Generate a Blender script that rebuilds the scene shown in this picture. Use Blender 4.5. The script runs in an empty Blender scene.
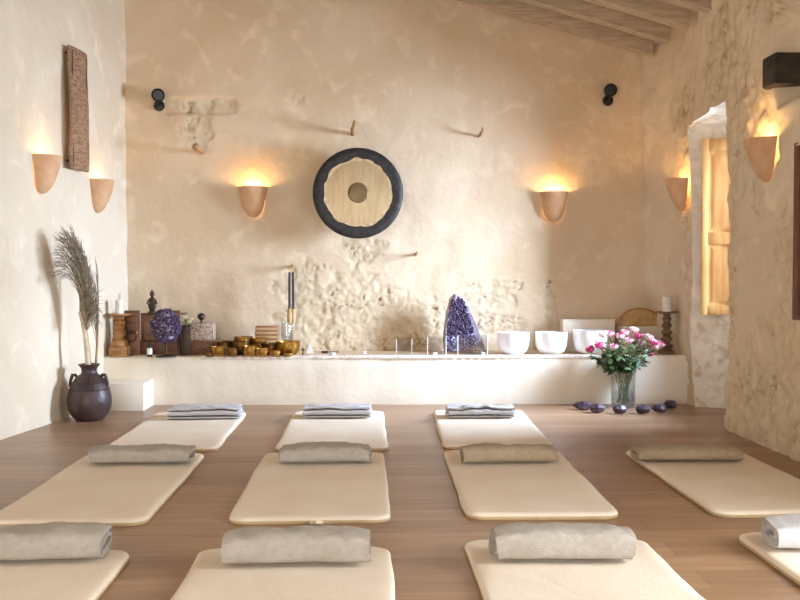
import bpy, bmesh, math, random
from mathutils import Vector, Matrix, noise
random.seed(7)
col = bpy.context.scene.collection
scn = bpy.context.scene
PI = math.pi

# ------------------------------------------------------------------ camera
CAM = Vector((0, 0, 1.15)); FPX = 900.0
yaw, pitch = math.atan(35/900), math.atan(25/900)
fwd = Vector((math.sin(yaw)*math.cos(pitch), math.cos(yaw)*math.cos(pitch), -math.sin(pitch)))
rgt = fwd.cross(Vector((0, 0, 1))).normalized(); upv = rgt.cross(fwd).normalized()
cd = bpy.data.cameras.new('camera'); cam = bpy.data.objects.new('camera', cd); col.objects.link(cam)
cd.sensor_width = 36; cd.lens = 36*FPX/800; cd.clip_end = 100
cam.matrix_world = Matrix.Translation(CAM) @ Matrix((rgt, upv, -fwd)).transposed().to_4x4()
scn.camera = cam

def at(px, py, Y):
    d = fwd*FPX + rgt*(px-400) - upv*(py-300)
    return CAM + d*(Y/d.y)
def at_z(px, py, z):
    d = fwd*FPX + rgt*(px-400) - upv*(py-300)
    return CAM + d*((z-CAM.z)/d.z)

# ------------------------------------------------------------------ materials
def lin(c):
    return tuple(((v/255)/12.92 if v/255 <= .04045 else (((v/255)+.055)/1.055)**2.4) for v in c) + (1,)
def new_mat(name):
    m = bpy.data.materials.new(name); m.use_nodes = True
    nt = m.node_tree; b = nt.nodes['Principled BSDF']
    return m, nt, b
def mat(name, c1, c2=None, scale=8, rough=.7, metal=0, bump=0, bscale=60, detail=4, stretch=(1, 1, 1), **kw):
    m, nt, b = new_mat(name)
    N, L = nt.nodes, nt.links
    tc = N.new('ShaderNodeTexCoord'); mp = N.new('ShaderNodeMapping'); mp.inputs['Scale'].default_value = stretch
    L.new(tc.outputs['Object'], mp.inputs['Vector'])
    b.inputs['Roughness'].default_value = rough; b.inputs['Metallic'].default_value = metal
    if c2 is None: c2 = tuple(v*.88 for v in c1)
    n = N.new('ShaderNodeTexNoise'); n.inputs['Scale'].default_value = scale; n.inputs['Detail'].default_value = detail
    L.new(mp.outputs[0], n.inputs['Vector'])
    r = N.new('ShaderNodeValToRGB'); r.color_ramp.elements[0].position = .35; r.color_ramp.elements[1].position = .65
    r.color_ramp.elements[0].color = lin(c2); r.color_ramp.elements[1].color = lin(c1)
    L.new(n.outputs['Fac'], r.inputs['Fac']); L.new(r.outputs['Color'], b.inputs['Base Color'])
    if bump:
        n2 = N.new('ShaderNodeTexNoise'); n2.inputs['Scale'].default_value = bscale; n2.inputs['Detail'].default_value = 6
        L.new(mp.outputs[0], n2.inputs['Vector'])
        bp = N.new('ShaderNodeBump'); bp.inputs['Strength'].default_value = bump; bp.inputs['Distance'].default_value = .01
        L.new(n2.outputs['Fac'], bp.inputs['Height']); L.new(bp.outputs[0], b.inputs['Normal'])
    for k, v in kw.items(): b.inputs[k].default_value = v
    return m

def wall_mat(name, base, blotch, stone, crack):
    """lime plaster; the 'rough' attribute marks where the plaster has fallen off the masonry, 'crev' its joints"""
    m, nt, b = new_mat(name); N, L = nt.nodes, nt.links
    tc = N.new('ShaderNodeTexCoord')
    def nz(s, d=5, dist=0):
        n = N.new('ShaderNodeTexNoise'); n.inputs['Scale'].default_value = s; n.inputs['Detail'].default_value = d
        n.inputs['Distortion'].default_value = dist; L.new(tc.outputs['Object'], n.inputs['Vector']); return n
    def mix(f, a, c):
        x = N.new('ShaderNodeMix'); x.data_type = 'RGBA'
        L.new(f, x.inputs[0])
        for s, v in ((6, a), (7, c)):
            if isinstance(v, tuple): x.inputs[s].default_value = v
            else: L.new(v, x.inputs[s])
        return x.outputs[2]
    def ramp(o, p0, p1):
        r = N.new('ShaderNodeMapRange'); r.inputs[1].default_value = p0; r.inputs[2].default_value = p1; L.new(o, r.inputs[0]); return r.outputs[0]
    a = mix(ramp(nz(.9, 6, .4).outputs['Fac'], .38, .62), lin(base), lin(blotch))
    a = mix(ramp(nz(5, 8, .6).outputs['Fac'], .55, .8), a, lin(tuple(min(255, v+14) for v in base)))
    at1 = N.new('ShaderNodeAttribute'); at1.attribute_name = 'rough'
    at2 = N.new('ShaderNodeAttribute'); at2.attribute_name = 'crev'
    st = mix(ramp(nz(14, 8).outputs['Fac'], .35, .65), lin(stone), lin((stone[0]*.92, stone[1]*.90, stone[2]*.86)))
    a = mix(at1.outputs['Fac'], a, st)
    a = mix(at2.outputs['Fac'], a, lin(crack))
    L.new(a, b.inputs['Base Color']); b.inputs['Roughness'].default_value = .9
    b.inputs['Specular IOR Level'].default_value = .15
    bp = N.new('ShaderNodeBump'); bp.inputs['Strength'].default_value = .35; bp.inputs['Distance'].default_value = .012
    L.new(nz(28, 8).outputs['Fac'], bp.inputs['Height']); L.new(bp.outputs[0], b.inputs['Normal'])
    return m

def clear_mat(name, tint, lo, hi):
    m, nt, b = new_mat(name); N, L = nt.nodes, nt.links; out = N['Material Output']; N.remove(b)
    t = N.new('ShaderNodeBsdfTransparent'); t.inputs[0].default_value = tint
    g = N.new('ShaderNodeBsdfGlossy'); g.inputs['Roughness'].default_value = .05
    lw = N.new('ShaderNodeLayerWeight'); lw.inputs[0].default_value = .3
    r = N.new('ShaderNodeMapRange'); r.inputs[3].default_value = lo; r.inputs[4].default_value = hi; L.new(lw.outputs['Facing'], r.inputs[0])
    x = N.new('ShaderNodeMixShader'); L.new(r.outputs[0], x.inputs[0]); L.new(t.outputs[0], x.inputs[1]); L.new(g.outputs[0], x.inputs[2]); L.new(x.outputs[0], out.inputs['Surface'])
    return m

M = {}
M['back'] = wall_mat('plaster_back', (218, 200, 174), (208, 186, 156), (216, 200, 174), (136, 108, 80))
M['left'] = wall_mat('plaster_left', (218, 206, 186), (210, 196, 172), (216, 204, 182), (150, 130, 100))
M['right'] = wall_mat('plaster_right', (216, 200, 176), (206, 186, 158), (212, 195, 168), (136, 108, 80))
M['jamb'] = wall_mat('whitewash_jamb', (238, 234, 224), (228, 220, 205), (240, 236, 226), (180, 160, 135))
M['ledge'] = mat('ledge_plaster', (238, 230, 215), (230, 220, 203), scale=2, rough=.75, bump=.25, bscale=18)
M['ledgetop'] = mat('ledge_top', (214, 192, 160), (200, 176, 142), scale=5, rough=.8, bump=.3, bscale=30)
M['mat'] = mat('wool_mat', (234, 223, 206), (228, 214, 195), scale=3, rough=.95, bump=.25, bscale=130)
M['matedge'] = mat('mat_binding', (208, 184, 146), (198, 174, 134), scale=20, rough=.95)
M['blanket'] = mat('grey_blanket', (180, 172, 162), (170, 162, 152), scale=40, rough=1, bump=.6, bscale=260)
M['blanketbeige'] = mat('beige_blanket', (176, 160, 136), (167, 151, 128), scale=40, rough=1, bump=.6, bscale=260)
M['blanketlit'] = mat('pale_lit_blanket', (198, 196, 198), (188, 186, 188), scale=40, rough=1, bump=.6, bscale=260)  # paler, bluer grey: window light on the far-row blankets put into the colour
M['terra'] = mat('terracotta_plaster', (208, 168, 130), (196, 154, 116), scale=12, rough=.8, bump=.2)
M['bulb'] = mat('bulb_glass', (255, 220, 150), rough=.4, **{'Emission Color': lin((255, 190, 100)), 'Emission Strength': 8})
M['rafter'] = mat('limewashed_rafter', (190, 172, 150), (164, 146, 124), scale=4, rough=.8, stretch=(1, 8, 8), bump=.4)
M['ceiling'] = mat('ceiling_boards', (206, 190, 165), (190, 172, 146), scale=3, rough=.85)
M['pine'] = mat('pine_wood', (204, 158, 98), (182, 130, 72), scale=5, rough=.5, stretch=(6, 6, .7), detail=8)
M['darkwood'] = mat('dark_timber', (62, 52, 42), (38, 31, 26), scale=6, rough=.8, stretch=(1, 1, 4), bump=.6, bscale=30)
M['brown'] = mat('brown_window_wood', (120, 72, 42), (92, 52, 30), scale=6, rough=.6, stretch=(6, 6, 1), bump=.3)
M['peg'] = mat('peg_wood', (176, 140, 96), (140, 106, 68), scale=20, rough=.8)
M['pot'] = mat('glazed_dark_pot', (76, 56, 54), (48, 34, 34), scale=9, rough=.42, bump=.35, bscale=40)
M['palm'] = mat('dried_palm_strands', (166, 152, 130), (128, 114, 96), scale=30, rough=.9)
M['palmstem'] = mat('dried_palm_stem', (216, 204, 182), (190, 172, 142), scale=14, rough=.8)
M['black'] = mat('black_metal', (30, 28, 28), (20, 18, 18), rough=.35)
M['gongrim'] = mat('gong_dark_rim', (52, 48, 48), (30, 28, 28), scale=22, rough=.55, metal=.1, bump=.5, bscale=30)
M['gong'] = mat('gong_bronze', (196, 174, 138), (182, 158, 120), scale=4, rough=.38, metal=.45, stretch=(6, 1, 1), bump=.15)
M['gongmid'] = mat('gong_bronze_dark', (124, 102, 70), (112, 92, 62), scale=10, rough=.4, metal=.45)
M['gonglip'] = mat('gong_scraped_edge', (214, 194, 158), (186, 160, 118), scale=30, rough=.5, metal=.3)
M['brass'] = mat('brass', (196, 150, 74), (150, 106, 44), scale=14, rough=.28, metal=.9, bump=.25, bscale=50)
M['bronze'] = mat('aged_bronze', (134, 98, 50), (94, 66, 32), scale=14, rough=.35, metal=.8, bump=.3, bscale=50)
M['statue'] = mat('dark_bronze', (78, 60, 44), (50, 38, 28), scale=20, rough=.5, metal=.4)
M['candle'] = mat('white_wax', (244, 240, 230), rough=.5, **{'Subsurface Weight': .2})
M['wick'] = mat('wick', (40, 34, 30))
M['holder'] = mat('carved_holder_wood', (176, 128, 74), (138, 94, 50), scale=8, rough=.6, stretch=(1, 1, 4), bump=.3)
M['oldwood'] = mat('grey_turned_wood', (130, 108, 82), (92, 74, 54), scale=10, rough=.75, stretch=(1, 1, 4), bump=.3)
M['cabinet'] = mat('cabinet_wood', (128, 84, 54), (94, 58, 36), scale=6, rough=.5, stretch=(1, 1, 6), bump=.2)
M['carved'] = mat('carved_pink_panel', (188, 146, 118), (146, 104, 80), scale=70, rough=.7, bump=.8, bscale=90)
M['amethyst'] = mat('amethyst', (84, 64, 98), (42, 30, 56), scale=26, rough=.45)
M['amethystlight'] = mat('amethyst_pale', (146, 138, 166), (96, 86, 122), scale=18, rough=.2)
M['geodeshell'] = mat('geode_shell', (190, 180, 196), (134, 124, 140), scale=14, rough=.7, bump=.5)
M['quartz'] = mat('white_quartz_bowl', (246, 246, 248), (240, 240, 244), rough=.35, **{'Subsurface Weight': .1})
M['whitebox'] = mat('white_box', (236, 226, 212), (230, 218, 202), rough=.6)
M['glass'] = clear_mat('clear_glass', (.93, .95, .95, 1), .10, .45)
M['acrylic'] = clear_mat('clear_acrylic', (.96, .97, .98, 1), .07, .3)
M['water'] = clear_mat('water', (.93, .96, .95, 1), .03, .12)
M['print'] = mat('printed_box', (190, 172, 152), (118, 92, 80), scale=60, rough=.7)
M['carveddark'] = mat('carved_dark_box', (138, 96, 62), (80, 48, 34), scale=50, rough=.6, bump=.6, bscale=80)
M['rope'] = mat('cream_cord', (208, 188, 150), rough=.9)
M['purple'] = mat('purple_handle', (48, 42, 56), (36, 31, 44), rough=.6)
M['felt'] = mat('beige_felt', (196, 166, 124), (178, 148, 106), rough=.95)
M['leaf'] = mat('rose_leaf', (98, 122, 74), (62, 86, 52), scale=12, rough=.5)
M['leafpale'] = mat('eucalyptus_leaf', (134, 154, 130), (96, 120, 98), scale=12, rough=.6)
M['stem'] = mat('green_stem', (104, 128, 84), (78, 102, 62), rough=.5)
M['pink'] = mat('pink_petal', (230, 118, 166), (212, 78, 138), scale=30, rough=.6)
M['palepink'] = mat('pale_petal', (250, 232, 232), (244, 196, 212), scale=30, rough=.6)
M['cream'] = mat('cream_petal', (240, 228, 196), (222, 204, 160), scale=30, rough=.7)
M['yellow'] = mat('yellow_petal', (232, 190, 40), rough=.7)
M['textile'] = mat('woven_textile', (186, 150, 118), (140, 106, 80), scale=16, rough=1, stretch=(1, 1, 5), bump=1, bscale=90)
M['bottle'] = mat('dark_bottle', (34, 28, 30), rough=.2)
M['paper'] = mat('white_paper', (238, 234, 228), rough=.8)
M['lacecloth'] = mat('patterned_runner', (244, 238, 230), (206, 188, 176), scale=30, rough=.95, stretch=(1, 1, 1))
M['tan'] = mat('tan_basket', (198, 164, 116), (176, 140, 94), scale=20, rough=.9, bump=.5)
M['copper'] = mat('slatted_rosewood', (166, 112, 74), (136, 86, 56), scale=10, rough=.5)

# laminate floor: planks across the room
m, nt, b = new_mat('plank_floor'); N, L = nt.nodes, nt.links
tc = N.new('ShaderNodeTexCoord')
br = N.new('ShaderNodeTexBrick'); br.offset = .37; br.inputs['Scale'].default_value = 1
br.inputs['Brick Width'].default_value = 1.28; br.inputs['Row Height'].default_value = .19
br.inputs['Mortar Size'].default_value = .0015; br.inputs['Mortar Smooth'].default_value = .3
br.inputs['Color1'].default_value = lin((164, 132, 104)); br.inputs['Color2'].default_value = lin((142, 111, 86)); br.inputs['Mortar'].default_value = lin((96, 70, 52))
L.new(tc.outputs['Object'], br.inputs['Vector'])
mp = N.new('ShaderNodeMapping'); mp.inputs['Scale'].default_value = (.9, 11, 1); L.new(tc.outputs['Object'], mp.inputs['Vector'])
nz = N.new('ShaderNodeTexNoise'); nz.inputs['Scale'].default_value = 2.2; nz.inputs['Detail'].default_value = 8; nz.inputs['Distortion'].default_value = .5
L.new(mp.outputs[0], nz.inputs['Vector'])
mr = N.new('ShaderNodeMapRange'); mr.inputs[1].default_value = .3; mr.inputs[2].default_value = .7; mr.inputs[3].default_value = .8; mr.inputs[4].default_value = 1.14
L.new(nz.outputs['Fac'], mr.inputs[0])
mx = N.new('ShaderNodeVectorMath'); mx.operation = 'SCALE'; L.new(br.outputs['Color'], mx.inputs[0]); L.new(mr.outputs[0], mx.inputs['Scale'])
L.new(mx.outputs[0], b.inputs['Base Color']); b.inputs['Roughness'].default_value = .36
bp = N.new('ShaderNodeBump'); bp.inputs['Strength'].default_value = .08; bp.inputs['Distance'].default_value = .003
L.new(nz.outputs['Fac'], bp.inputs['Height']); L.new(bp.outputs[0], b.inputs['Normal'])
M['floor'] = m

# ------------------------------------------------------------------ mesh helpers
class MB:
    def __init__(s): s.v = []; s.f = []; s.mi = []; s.attr = None
    def add(s, vs, fs, mi=0):
        o = len(s.v); s.v += [tuple(p) for p in vs]; s.f += [tuple(i+o for i in f) for f in fs]; s.mi += [mi]*len(fs); return s
    def box(s, x0, x1, y0, y1, z0, z1, mi=0):
        return s.add([(x, y, z) for z in (z0, z1) for y in (y0, y1) for x in (x0, x1)],
                     [(0, 2, 3, 1), (4, 5, 7, 6), (0, 1, 5, 4), (2, 6, 7, 3), (0, 4, 6, 2), (1, 3, 7, 5)], mi)
    def rbox(s, x0, x1, y0, y1, z0, z1, r=.006, mi=0):
        bm = bmesh.new(); bmesh.ops.create_cube(bm, size=1)
        for v in bm.verts:
            v.co = Vector(((x0+x1)/2+v.co.x*(x1-x0), (y0+y1)/2+v.co.y*(y1-y0), (z0+z1)/2+v.co.z*(z1-z0)))
        bmesh.ops.bevel(bm, geom=bm.edges[:], offset=r, segments=2, affect='EDGES', profile=.5)
        bm.verts.index_update()
        s.add([v.co for v in bm.verts], [[v.index for v in f.verts] for f in bm.faces], mi); bm.free(); return s
    def lathe(s, prof, n=32, c=(0, 0, 0), mi=0, wob=0, seed=0, sx=1, sy=1):
        vs = []
        for r, z in prof:
            for k in range(n):
                a = 2*PI*k/n
                q = r*(1+wob*noise.noise(Vector((math.cos(a)*2+seed, math.sin(a)*2, z*8))))
                vs.append((c[0]+q*math.cos(a)*sx, c[1]+q*math.sin(a)*sy, c[2]+z))
        fs = [(i*n+k, i*n+(k+1) % n, (i+1)*n+(k+1) % n, (i+1)*n+k) for i in range(len(prof)-1) for k in range(n)]
        return s.add(vs, fs, mi)
    def tube(s, pts, r, n=8, mi=0, cap=True):
        pts = [Vector(p) for p in pts]; m = len(pts)
        rs = r if isinstance(r, (list, tuple)) else [r]*m
        vs = []; prev = None
        for i, p in enumerate(pts):
            t = (pts[min(i+1, m-1)]-pts[max(i-1, 0)]).normalized()
            a = (prev - t*prev.dot(t)) if prev else t.orthogonal()
            if a.length < 1e-6: a = t.orthogonal()
            a.normalize(); prev = a; b_ = t.cross(a)
            for k in range(n):
                an = 2*PI*k/n; vs.append(p+(a*math.cos(an)+b_*math.sin(an))*rs[i])
        fs = [(i*n+k, i*n+(k+1) % n, (i+1)*n+(k+1) % n, (i+1)*n+k) for i in range(m-1) for k in range(n)]
        if cap: fs += [tuple(range(n))[::-1], tuple(range((m-1)*n, m*n))]
        return s.add(vs, fs, mi)
    def grid(s, fn, nu, nv, mi=0):
        vs = [fn(i/nu, j/nv) for j in range(nv+1) for i in range(nu+1)]
        fs = [(j*(nu+1)+i, j*(nu+1)+i+1, (j+1)*(nu+1)+i+1, (j+1)*(nu+1)+i) for j in range(nv) for i in range(nu)]
        return s.add(vs, fs, mi)
    def build(s, name, mats, parent=None, loc=None, rz=0, smooth=True, angle=40, label=None, solid=0, sub=0, bevel=0, fix=True):
        me = bpy.data.meshes.new(name); me.from_pydata(s.v, [], s.f)
        if not isinstance(mats, (list, tuple)): mats = [mats]
        for m_ in mats: me.materials.append(m_)
        me.polygons.foreach_set('material_index', s.mi)
        if fix:
            bm = bmesh.new(); bm.from_mesh(me); bmesh.ops.recalc_face_normals(bm, faces=bm.faces[:]); bm.to_mesh(me); bm.free()
        if s.attr:
            for k, vals in s.attr.items():
                a = me.attributes.new(k, 'FLOAT', 'POINT'); a.data.foreach_set('value', vals)
        if smooth:
            me.polygons.foreach_set('use_smooth', [True]*len(me.polygons))
            me.set_sharp_from_angle(angle=math.radians(angle))
        o = bpy.data.objects.new(name, me); col.objects.link(o)
        if loc is not None: o.location = loc
        o.rotation_euler.z = rz
        if parent: o.parent = parent
        if label: o['label'] = label
        if solid:
            q = o.modifiers.new('solid', 'SOLIDIFY'); q.thickness = solid; q.offset = 0
        if bevel:
            q = o.modifiers.new('bevel', 'BEVEL'); q.width = bevel; q.segments = 2
        if sub:
            q = o.modifiers.new('sub', 'SUBSURF'); q.levels = sub; q.render_levels = sub
        return o
def tag(o, label, cat, group=None):
    o['label'] = label; o['category'] = cat
    if group: o['group'] = group
    return o
def thing(name, label, cat, loc=(0, 0, 0), rz=0, group=None):
    o = bpy.data.objects.new(name, None); col.objects.link(o); o.location = loc; o.rotation_euler.z = rz; o.empty_display_size = .1
    return tag(o, label, cat, group)
def struct(o): o['kind'] = 'structure'; return o
def fbm(p, s, o=4): return noise.fractal(Vector(p)*s, 1.0, 2.0, o)
def sstep(a, b_, x):
    t = max(0, min(1, (x-a)/(b_-a))); return t*t*(3-2*t)

# ------------------------------------------------------------------ room geometry
YB = 8.55                                          # back wall
YF = -1.3                                          # wall behind the camera
def XL(Y): return -3.393+.136*Y                    # left wall is not square to the room
def XR(Y, z=1.0):                                  # right wall leans in a little and bellies out at the window
    def ss(a, b_, x):
        t = max(0, min(1, (x-a)/(b_-a))); return t*t*(3-2*t)
    return 2.70-.03*(z-1)+.15*max(0, min(1, (Y-6.6)/1.1))*(1-ss(8.1, 8.6, Y))
def ZC(X): return 3.305+(2.7-X)*.278                # underside of ceiling boards

BX = .00950                                        # metres per photo pixel on the back wall
def bw(px, py): return ((px-365)*BX, 1.15+(275-py)*BX)
patch_list = [(348, 318, 70, 38, 1), (300, 285, 26, 24, .9), (363, 250, 26, 14, .9), (405, 325, 50, 26, 1), (320, 338, 60, 16, 1), (502, 286, 34, 6, .8), (498, 300, 17, 14, .9),
              (492, 322, 30, 17, .8), (552, 302, 7, 26, 1), (200, 127, 17, 24, .85), (212, 105, 30, 5, .75), (385, 345, 90, 10, .8), (300, 100, 8, 6, .5), (470, 300, 14, 12, .7), (350, 285, 26, 20, .8)]
patches = [(*bw(a, b_), rx*BX, ry*BX, w) for a, b_, rx, ry, w in patch_list]
def rough_back(X, z):
    best = 0
    for cx, cz, rx, rz, w in patches:
        d = math.hypot((X-cx)/rx, (z-cz)/rz)
        if d < 1.6: best = max(best, w*(1.25-d))
    if best <= 0: return 0
    return sstep(.12, .42, best+.45*fbm((X, 3.1, z), 7, 3))
def stone_h(x, y, s=9):
    d, _ = noise.voronoi(Vector((x*s, 1.7, y*s*1.25)))
    e = d[1]-d[0]
    return sstep(0, .35, e), e
def back_pt(X, z):
    r = rough_back(X, z)
    h = .018*fbm((X, 0, z), 1.1, 3)+.004*fbm((X, 5, z), 6, 3)
    ex = .02*fbm((X, 70, z), 5, 3)                       # shallow filled-in niche beside the spotlight
    h -= .014*sstep(-1.90+ex, -1.87+ex, X)*(1-sstep(-1.23+ex, -1.20+ex, X))*sstep(2.655+ex, 2.67+ex, z)*(1-sstep(2.80+ex*.5, 2.82+ex*.5, z))
    crev = 0
    if r > 0:
        sh, e = stone_h(X+.06*fbm((X, 2, z), 9, 2), z+.06*fbm((X, 8, z), 9, 2))
        ck = 1-sstep(.0, .07, abs(fbm((X, 61, z), 6.5, 4)))
        gate = sstep(-.05, .25, fbm((X, 30, z), 5, 2))
        h += r*(-.010+.005*sh+.009*fbm((X, 9, z), 13, 5)-.010*ck*gate)
        crev = r*.85*ck*gate+r*.4*sstep(.36, .5, fbm((X, 44, z), 16, 3))*gate
    return h, r, min(1, crev)
mb = MB(); mb.attr = {'rough': [], 'crev': []}
nu, nv = 400, 310
x0, x1 = XL(YB)-.05, 2.90
vs = []
for j in range(nv+1):
    for i in range(nu+1):
        X = x0+(x1-x0)*i/nu; z = -.02+(ZC(X)+.12)*j/nv
        h, r, c = back_pt(X, z)
        vs.append((X, YB-h, z)); mb.attr['rough'].append(r); mb.attr['crev'].append(c)
mb.add(vs, [(j*(nu+1)+i, j*(nu+1)+i+1, (j+1)*(nu+1)+i+1, (j+1)*(nu+1)+i) for j in range(nv) for i in range(nu)])
struct(mb.build('wall_back', M['back'], fix=False, angle=60))

# left wall
mb = MB(); mb.attr = {'rough': [], 'crev': []}
ys = [YF+(4-YF)*i/30 for i in range(30)]+[4+(YB+.03-4)*i/150 for i in range(151)]; nv = 120
vs = []
for j in range(nv+1):
    for Y in ys:
        X = XL(Y); z = -.02+(ZC(X)+.12)*j/nv
        h = .02*fbm((0, Y, z), 1.0, 3)+.005*fbm((4, Y, z), 5, 3)
        r = sstep(.28, .5, fbm((7, Y, z), 2.0, 4))*.3
        vs.append((X+h, Y, z)); mb.attr['rough'].append(r); mb.attr['crev'].append(0)
n = len(ys)
mb.add(vs, [(j*n+i, (j+1)*n+i, (j+1)*n+i+1, j*n+i+1) for j in range(nv) for i in range(n-1)])
struct(mb.build('wall_left', M['left'], fix=False, angle=60))

# right wall with its openings: (y0, y1, z0, z1) and where each one ends up on the outer face
TH = .58
openings = [(6.60, 7.76, .0, 2.44, 6.70, 7.50), (4.1, 5.52, .88, 1.95, 4.1, 5.52), (1.7, 3.1, .0, 2.2, 1.75, 3.05)]
rough_spots = [(6.66, 2.75, .55, .35, 1), (7.8, 2.6, .3, .25, .9), (6.55, 1.6, .14, 1.6, .8), (6.0, .25, .9, .35, 1), (5.4, .5, .8, .5, .9), (6.1, 2.2, .35, .55, .8), (7.86, 1.3, .10, 1.4, .7),
               (7.95, 2.0, .14, .35, .9), (5.5, 1.3, .5, .5, .6), (5.9, 3.0, .6, .2, .5)]
def right_disp(Y, z):
    best = 0
    for cy, cz, ry, rz_, w in rough_spots:
        d = math.hypot((Y-cy)/ry, (z-cz)/rz_)
        if d < 1.5: best = max(best, w*(1.3-d))
    r = sstep(.15, .55, best+.5*fbm((3, Y, z), 4, 3)) if best > 0 else 0
    h = .026*fbm((1, Y, z), 1.5, 3)+.009*fbm((2, Y, z), 6, 4)
    crev = 0
    if r > 0:
        sh, e = stone_h(Y+.05*fbm((6, Y, z), 7, 2), z, 6)
        ck = 1-sstep(.0, .06, abs(fbm((61, Y, z), 5, 4)))
        gate = sstep(.05, .3, fbm((31, Y, z), 4, 2))
        h += r*(-.012+.006*sh+.019*fbm((9, Y, z), 9, 5)-.012*ck*gate)
        crev = r*.65*ck*gate+r*.4*sstep(.34, .5, fbm((21, Y, z), 13, 3))*gate
    h -= .17*(1-sstep(5.70, 5.78, Y))*sstep(2.22, 2.34, z)*(1-sstep(2.75, 2.95, z))
    if z < .9: h += .05*(1-z/.9)*sstep(6.75, 6.5, Y) if False else .06*(1-z/.9)*(1-sstep(6.5, 6.9, Y))
    return h, r, min(1, crev)
def warp(Y, z):
    a = .035*fbm((11, Y, z), 2.2, 2)+.014*fbm((17, Y, z), 11, 2)
    return a, .012*fbm((13, Y, z), 6, 2)
step = .02
def axis(a, b_, stops, st):
    out = [a]
    for s_ in sorted(set(stops+[b_])):
        if s_ <= out[-1]+1e-6: continue
        k = max(1, round((s_-out[-1])/(st if s_ > 4.3 or st < .03 and a == 0 else .1))); q = out[-1]
        out += [q+(s_-q)*(i+1)/k for i in range(k)]
    return out
Ys = axis(YF, YB+.05, [o[0] for o in openings]+[o[1] for o in openings], step)
Zs = axis(0, 3.6, [o[2] for o in openings if o[2] > 0]+[o[3] for o in openings], step)
mb = MB(); mb.attr = {'rough': [], 'crev': []}
def rpos(Y, z):
    h, r, c = right_disp(Y, z); a, b_ = warp(Y, z)
    return (XR(Y, z)-h, Y+a, z+(b_ if z > .01 else -.02)), r, c
idx = {}
def inside(Y, z): return any(o[0] < Y < o[1] and o[2] < z < o[3] or (o[0] < Y < o[1] and o[2] == 0 and z < o[3]) for o in openings)
vs = []
for j, z in enumerate(Zs):
    for i, Y in enumerate(Ys):
        p, r, c = rpos(Y, z); vs.append(p); mb.attr['rough'].append(r); mb.attr['crev'].append(c)
n = len(Ys); fs = []
for j in range(len(Zs)-1):
    for i in range(n-1):
        if not inside((Ys[i]+Ys[i+1])/2, (Zs[j]+Zs[j+1])/2):
            fs.append((j*n+i, j*n+i+1, (j+1)*n+i+1, (j+1)*n+i))
mb.add(vs, fs)
wall_r = struct(mb.build('wall_right', M['right'], fix=False, angle=60))

# reveals of the openings, run outward from the same ragged edges
for oi, (y0, y1, z0, z1, oy0, oy1) in enumerate(openings):
    ring = []
    zz = [z for z in Zs if z0-1e-6 <= z <= z1+1e-6]; yy = [Y for Y in Ys if y0-1e-6 <= Y <= y1+1e-6]
    ring += [(y0, z) for z in zz]+[(Y, z1) for Y in yy[1:]]+[(y1, z) for z in zz[::-1][1:]]
    if z0 > 0: ring += [(Y, z0) for Y in yy[::-1][1:]]
    K = 24; mb = MB(); mb.attr = {'rough': [], 'crev': []}; vs = []
    zin = {0: .0, 1: 0, 2: 0}[oi]
    for k in range(K+1):
        t = k/K
        for (Y, z) in ring:
            p, r, c = rpos(Y, z)
            u = (Y-y0)/(y1-y0); Yo = oy0+(oy1-oy0)*u
            base = Vector(p); tgt = Vector((2.70+TH, Yo, z))
            q = base.lerp(tgt, t)
            a = .035*math.sin(PI*min(1, t*1.0))*fbm((q.x, q.y, q.z), 6, 4)+.03*math.sin(PI*t)*fbm((q.x+4, q.y, q.z), 14, 3)
            if Y >= y1-1e-6: q.y += a
            elif Y <= y0+1e-6: q.y -= a
            else: q.z += a*.4
            vs.append(q); rr = .8*sstep(-.1, .2, fbm(q, 5, 3)); mb.attr['rough'].append(rr)
            mb.attr['crev'].append(.5*sstep(.38, .55, fbm(q, 9, 4)) if 0 < k < K else 0)
    m_ = len(ring)
    fs = [(k*m_+i, k*m_+i+1, (k+1)*m_+i+1, (k+1)*m_+i) for k in range(K) for i in range(m_-1)]
    mb.add(vs, fs)
    struct(mb.build('trim_%d' % (oi+1), M['right' if oi == 1 else 'jamb'], fix=False, angle=60))

# outer face of the right wall around the openings (keeps daylight to the openings only)
mb = MB(); XO = 2.70+TH
yy = [YF-.2]+sum([[o[4], o[5]] for o in sorted(openings)], [])+[YB+.3]
so = sorted(openings)
for i in range(0, len(yy)-1):
    if i % 2 == 0: mb.box(XO-.02, XO+.02, yy[i], yy[i+1], -.1, 3.7)
    else:
        o = so[i//2]; lo = .8 if o[0] > 6 else o[2]; hi = 2.3 if o[0] > 6 else o[3]
        mb.box(XO-.02, XO+.02, yy[i], yy[i+1], hi, 3.7)
        if lo > 0: mb.box(XO-.02, XO+.02, yy[i], yy[i+1], -.1, lo)
struct(mb.build('wall_outer', M['jamb'], smooth=False))
# window 1: pine frame at the outer opening, its leaf folded back on the far reveal
mb = MB()
fy0, fy1, fz0, fz1 = 6.70, 7.50, .8, 2.3
for b_ in ((fy0, fy0+.05, fz0, fz1), (fy1-.05, fy1, fz0, fz1), (fy0, fy1, fz0, fz0+.05), (fy0, fy1, fz1-.05, fz1)):
    mb.rbox(XO-.09, XO-.03, *b_, r=.004)
w1 = mb.build('window_1', M['pine'], angle=30); struct(w1)

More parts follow.
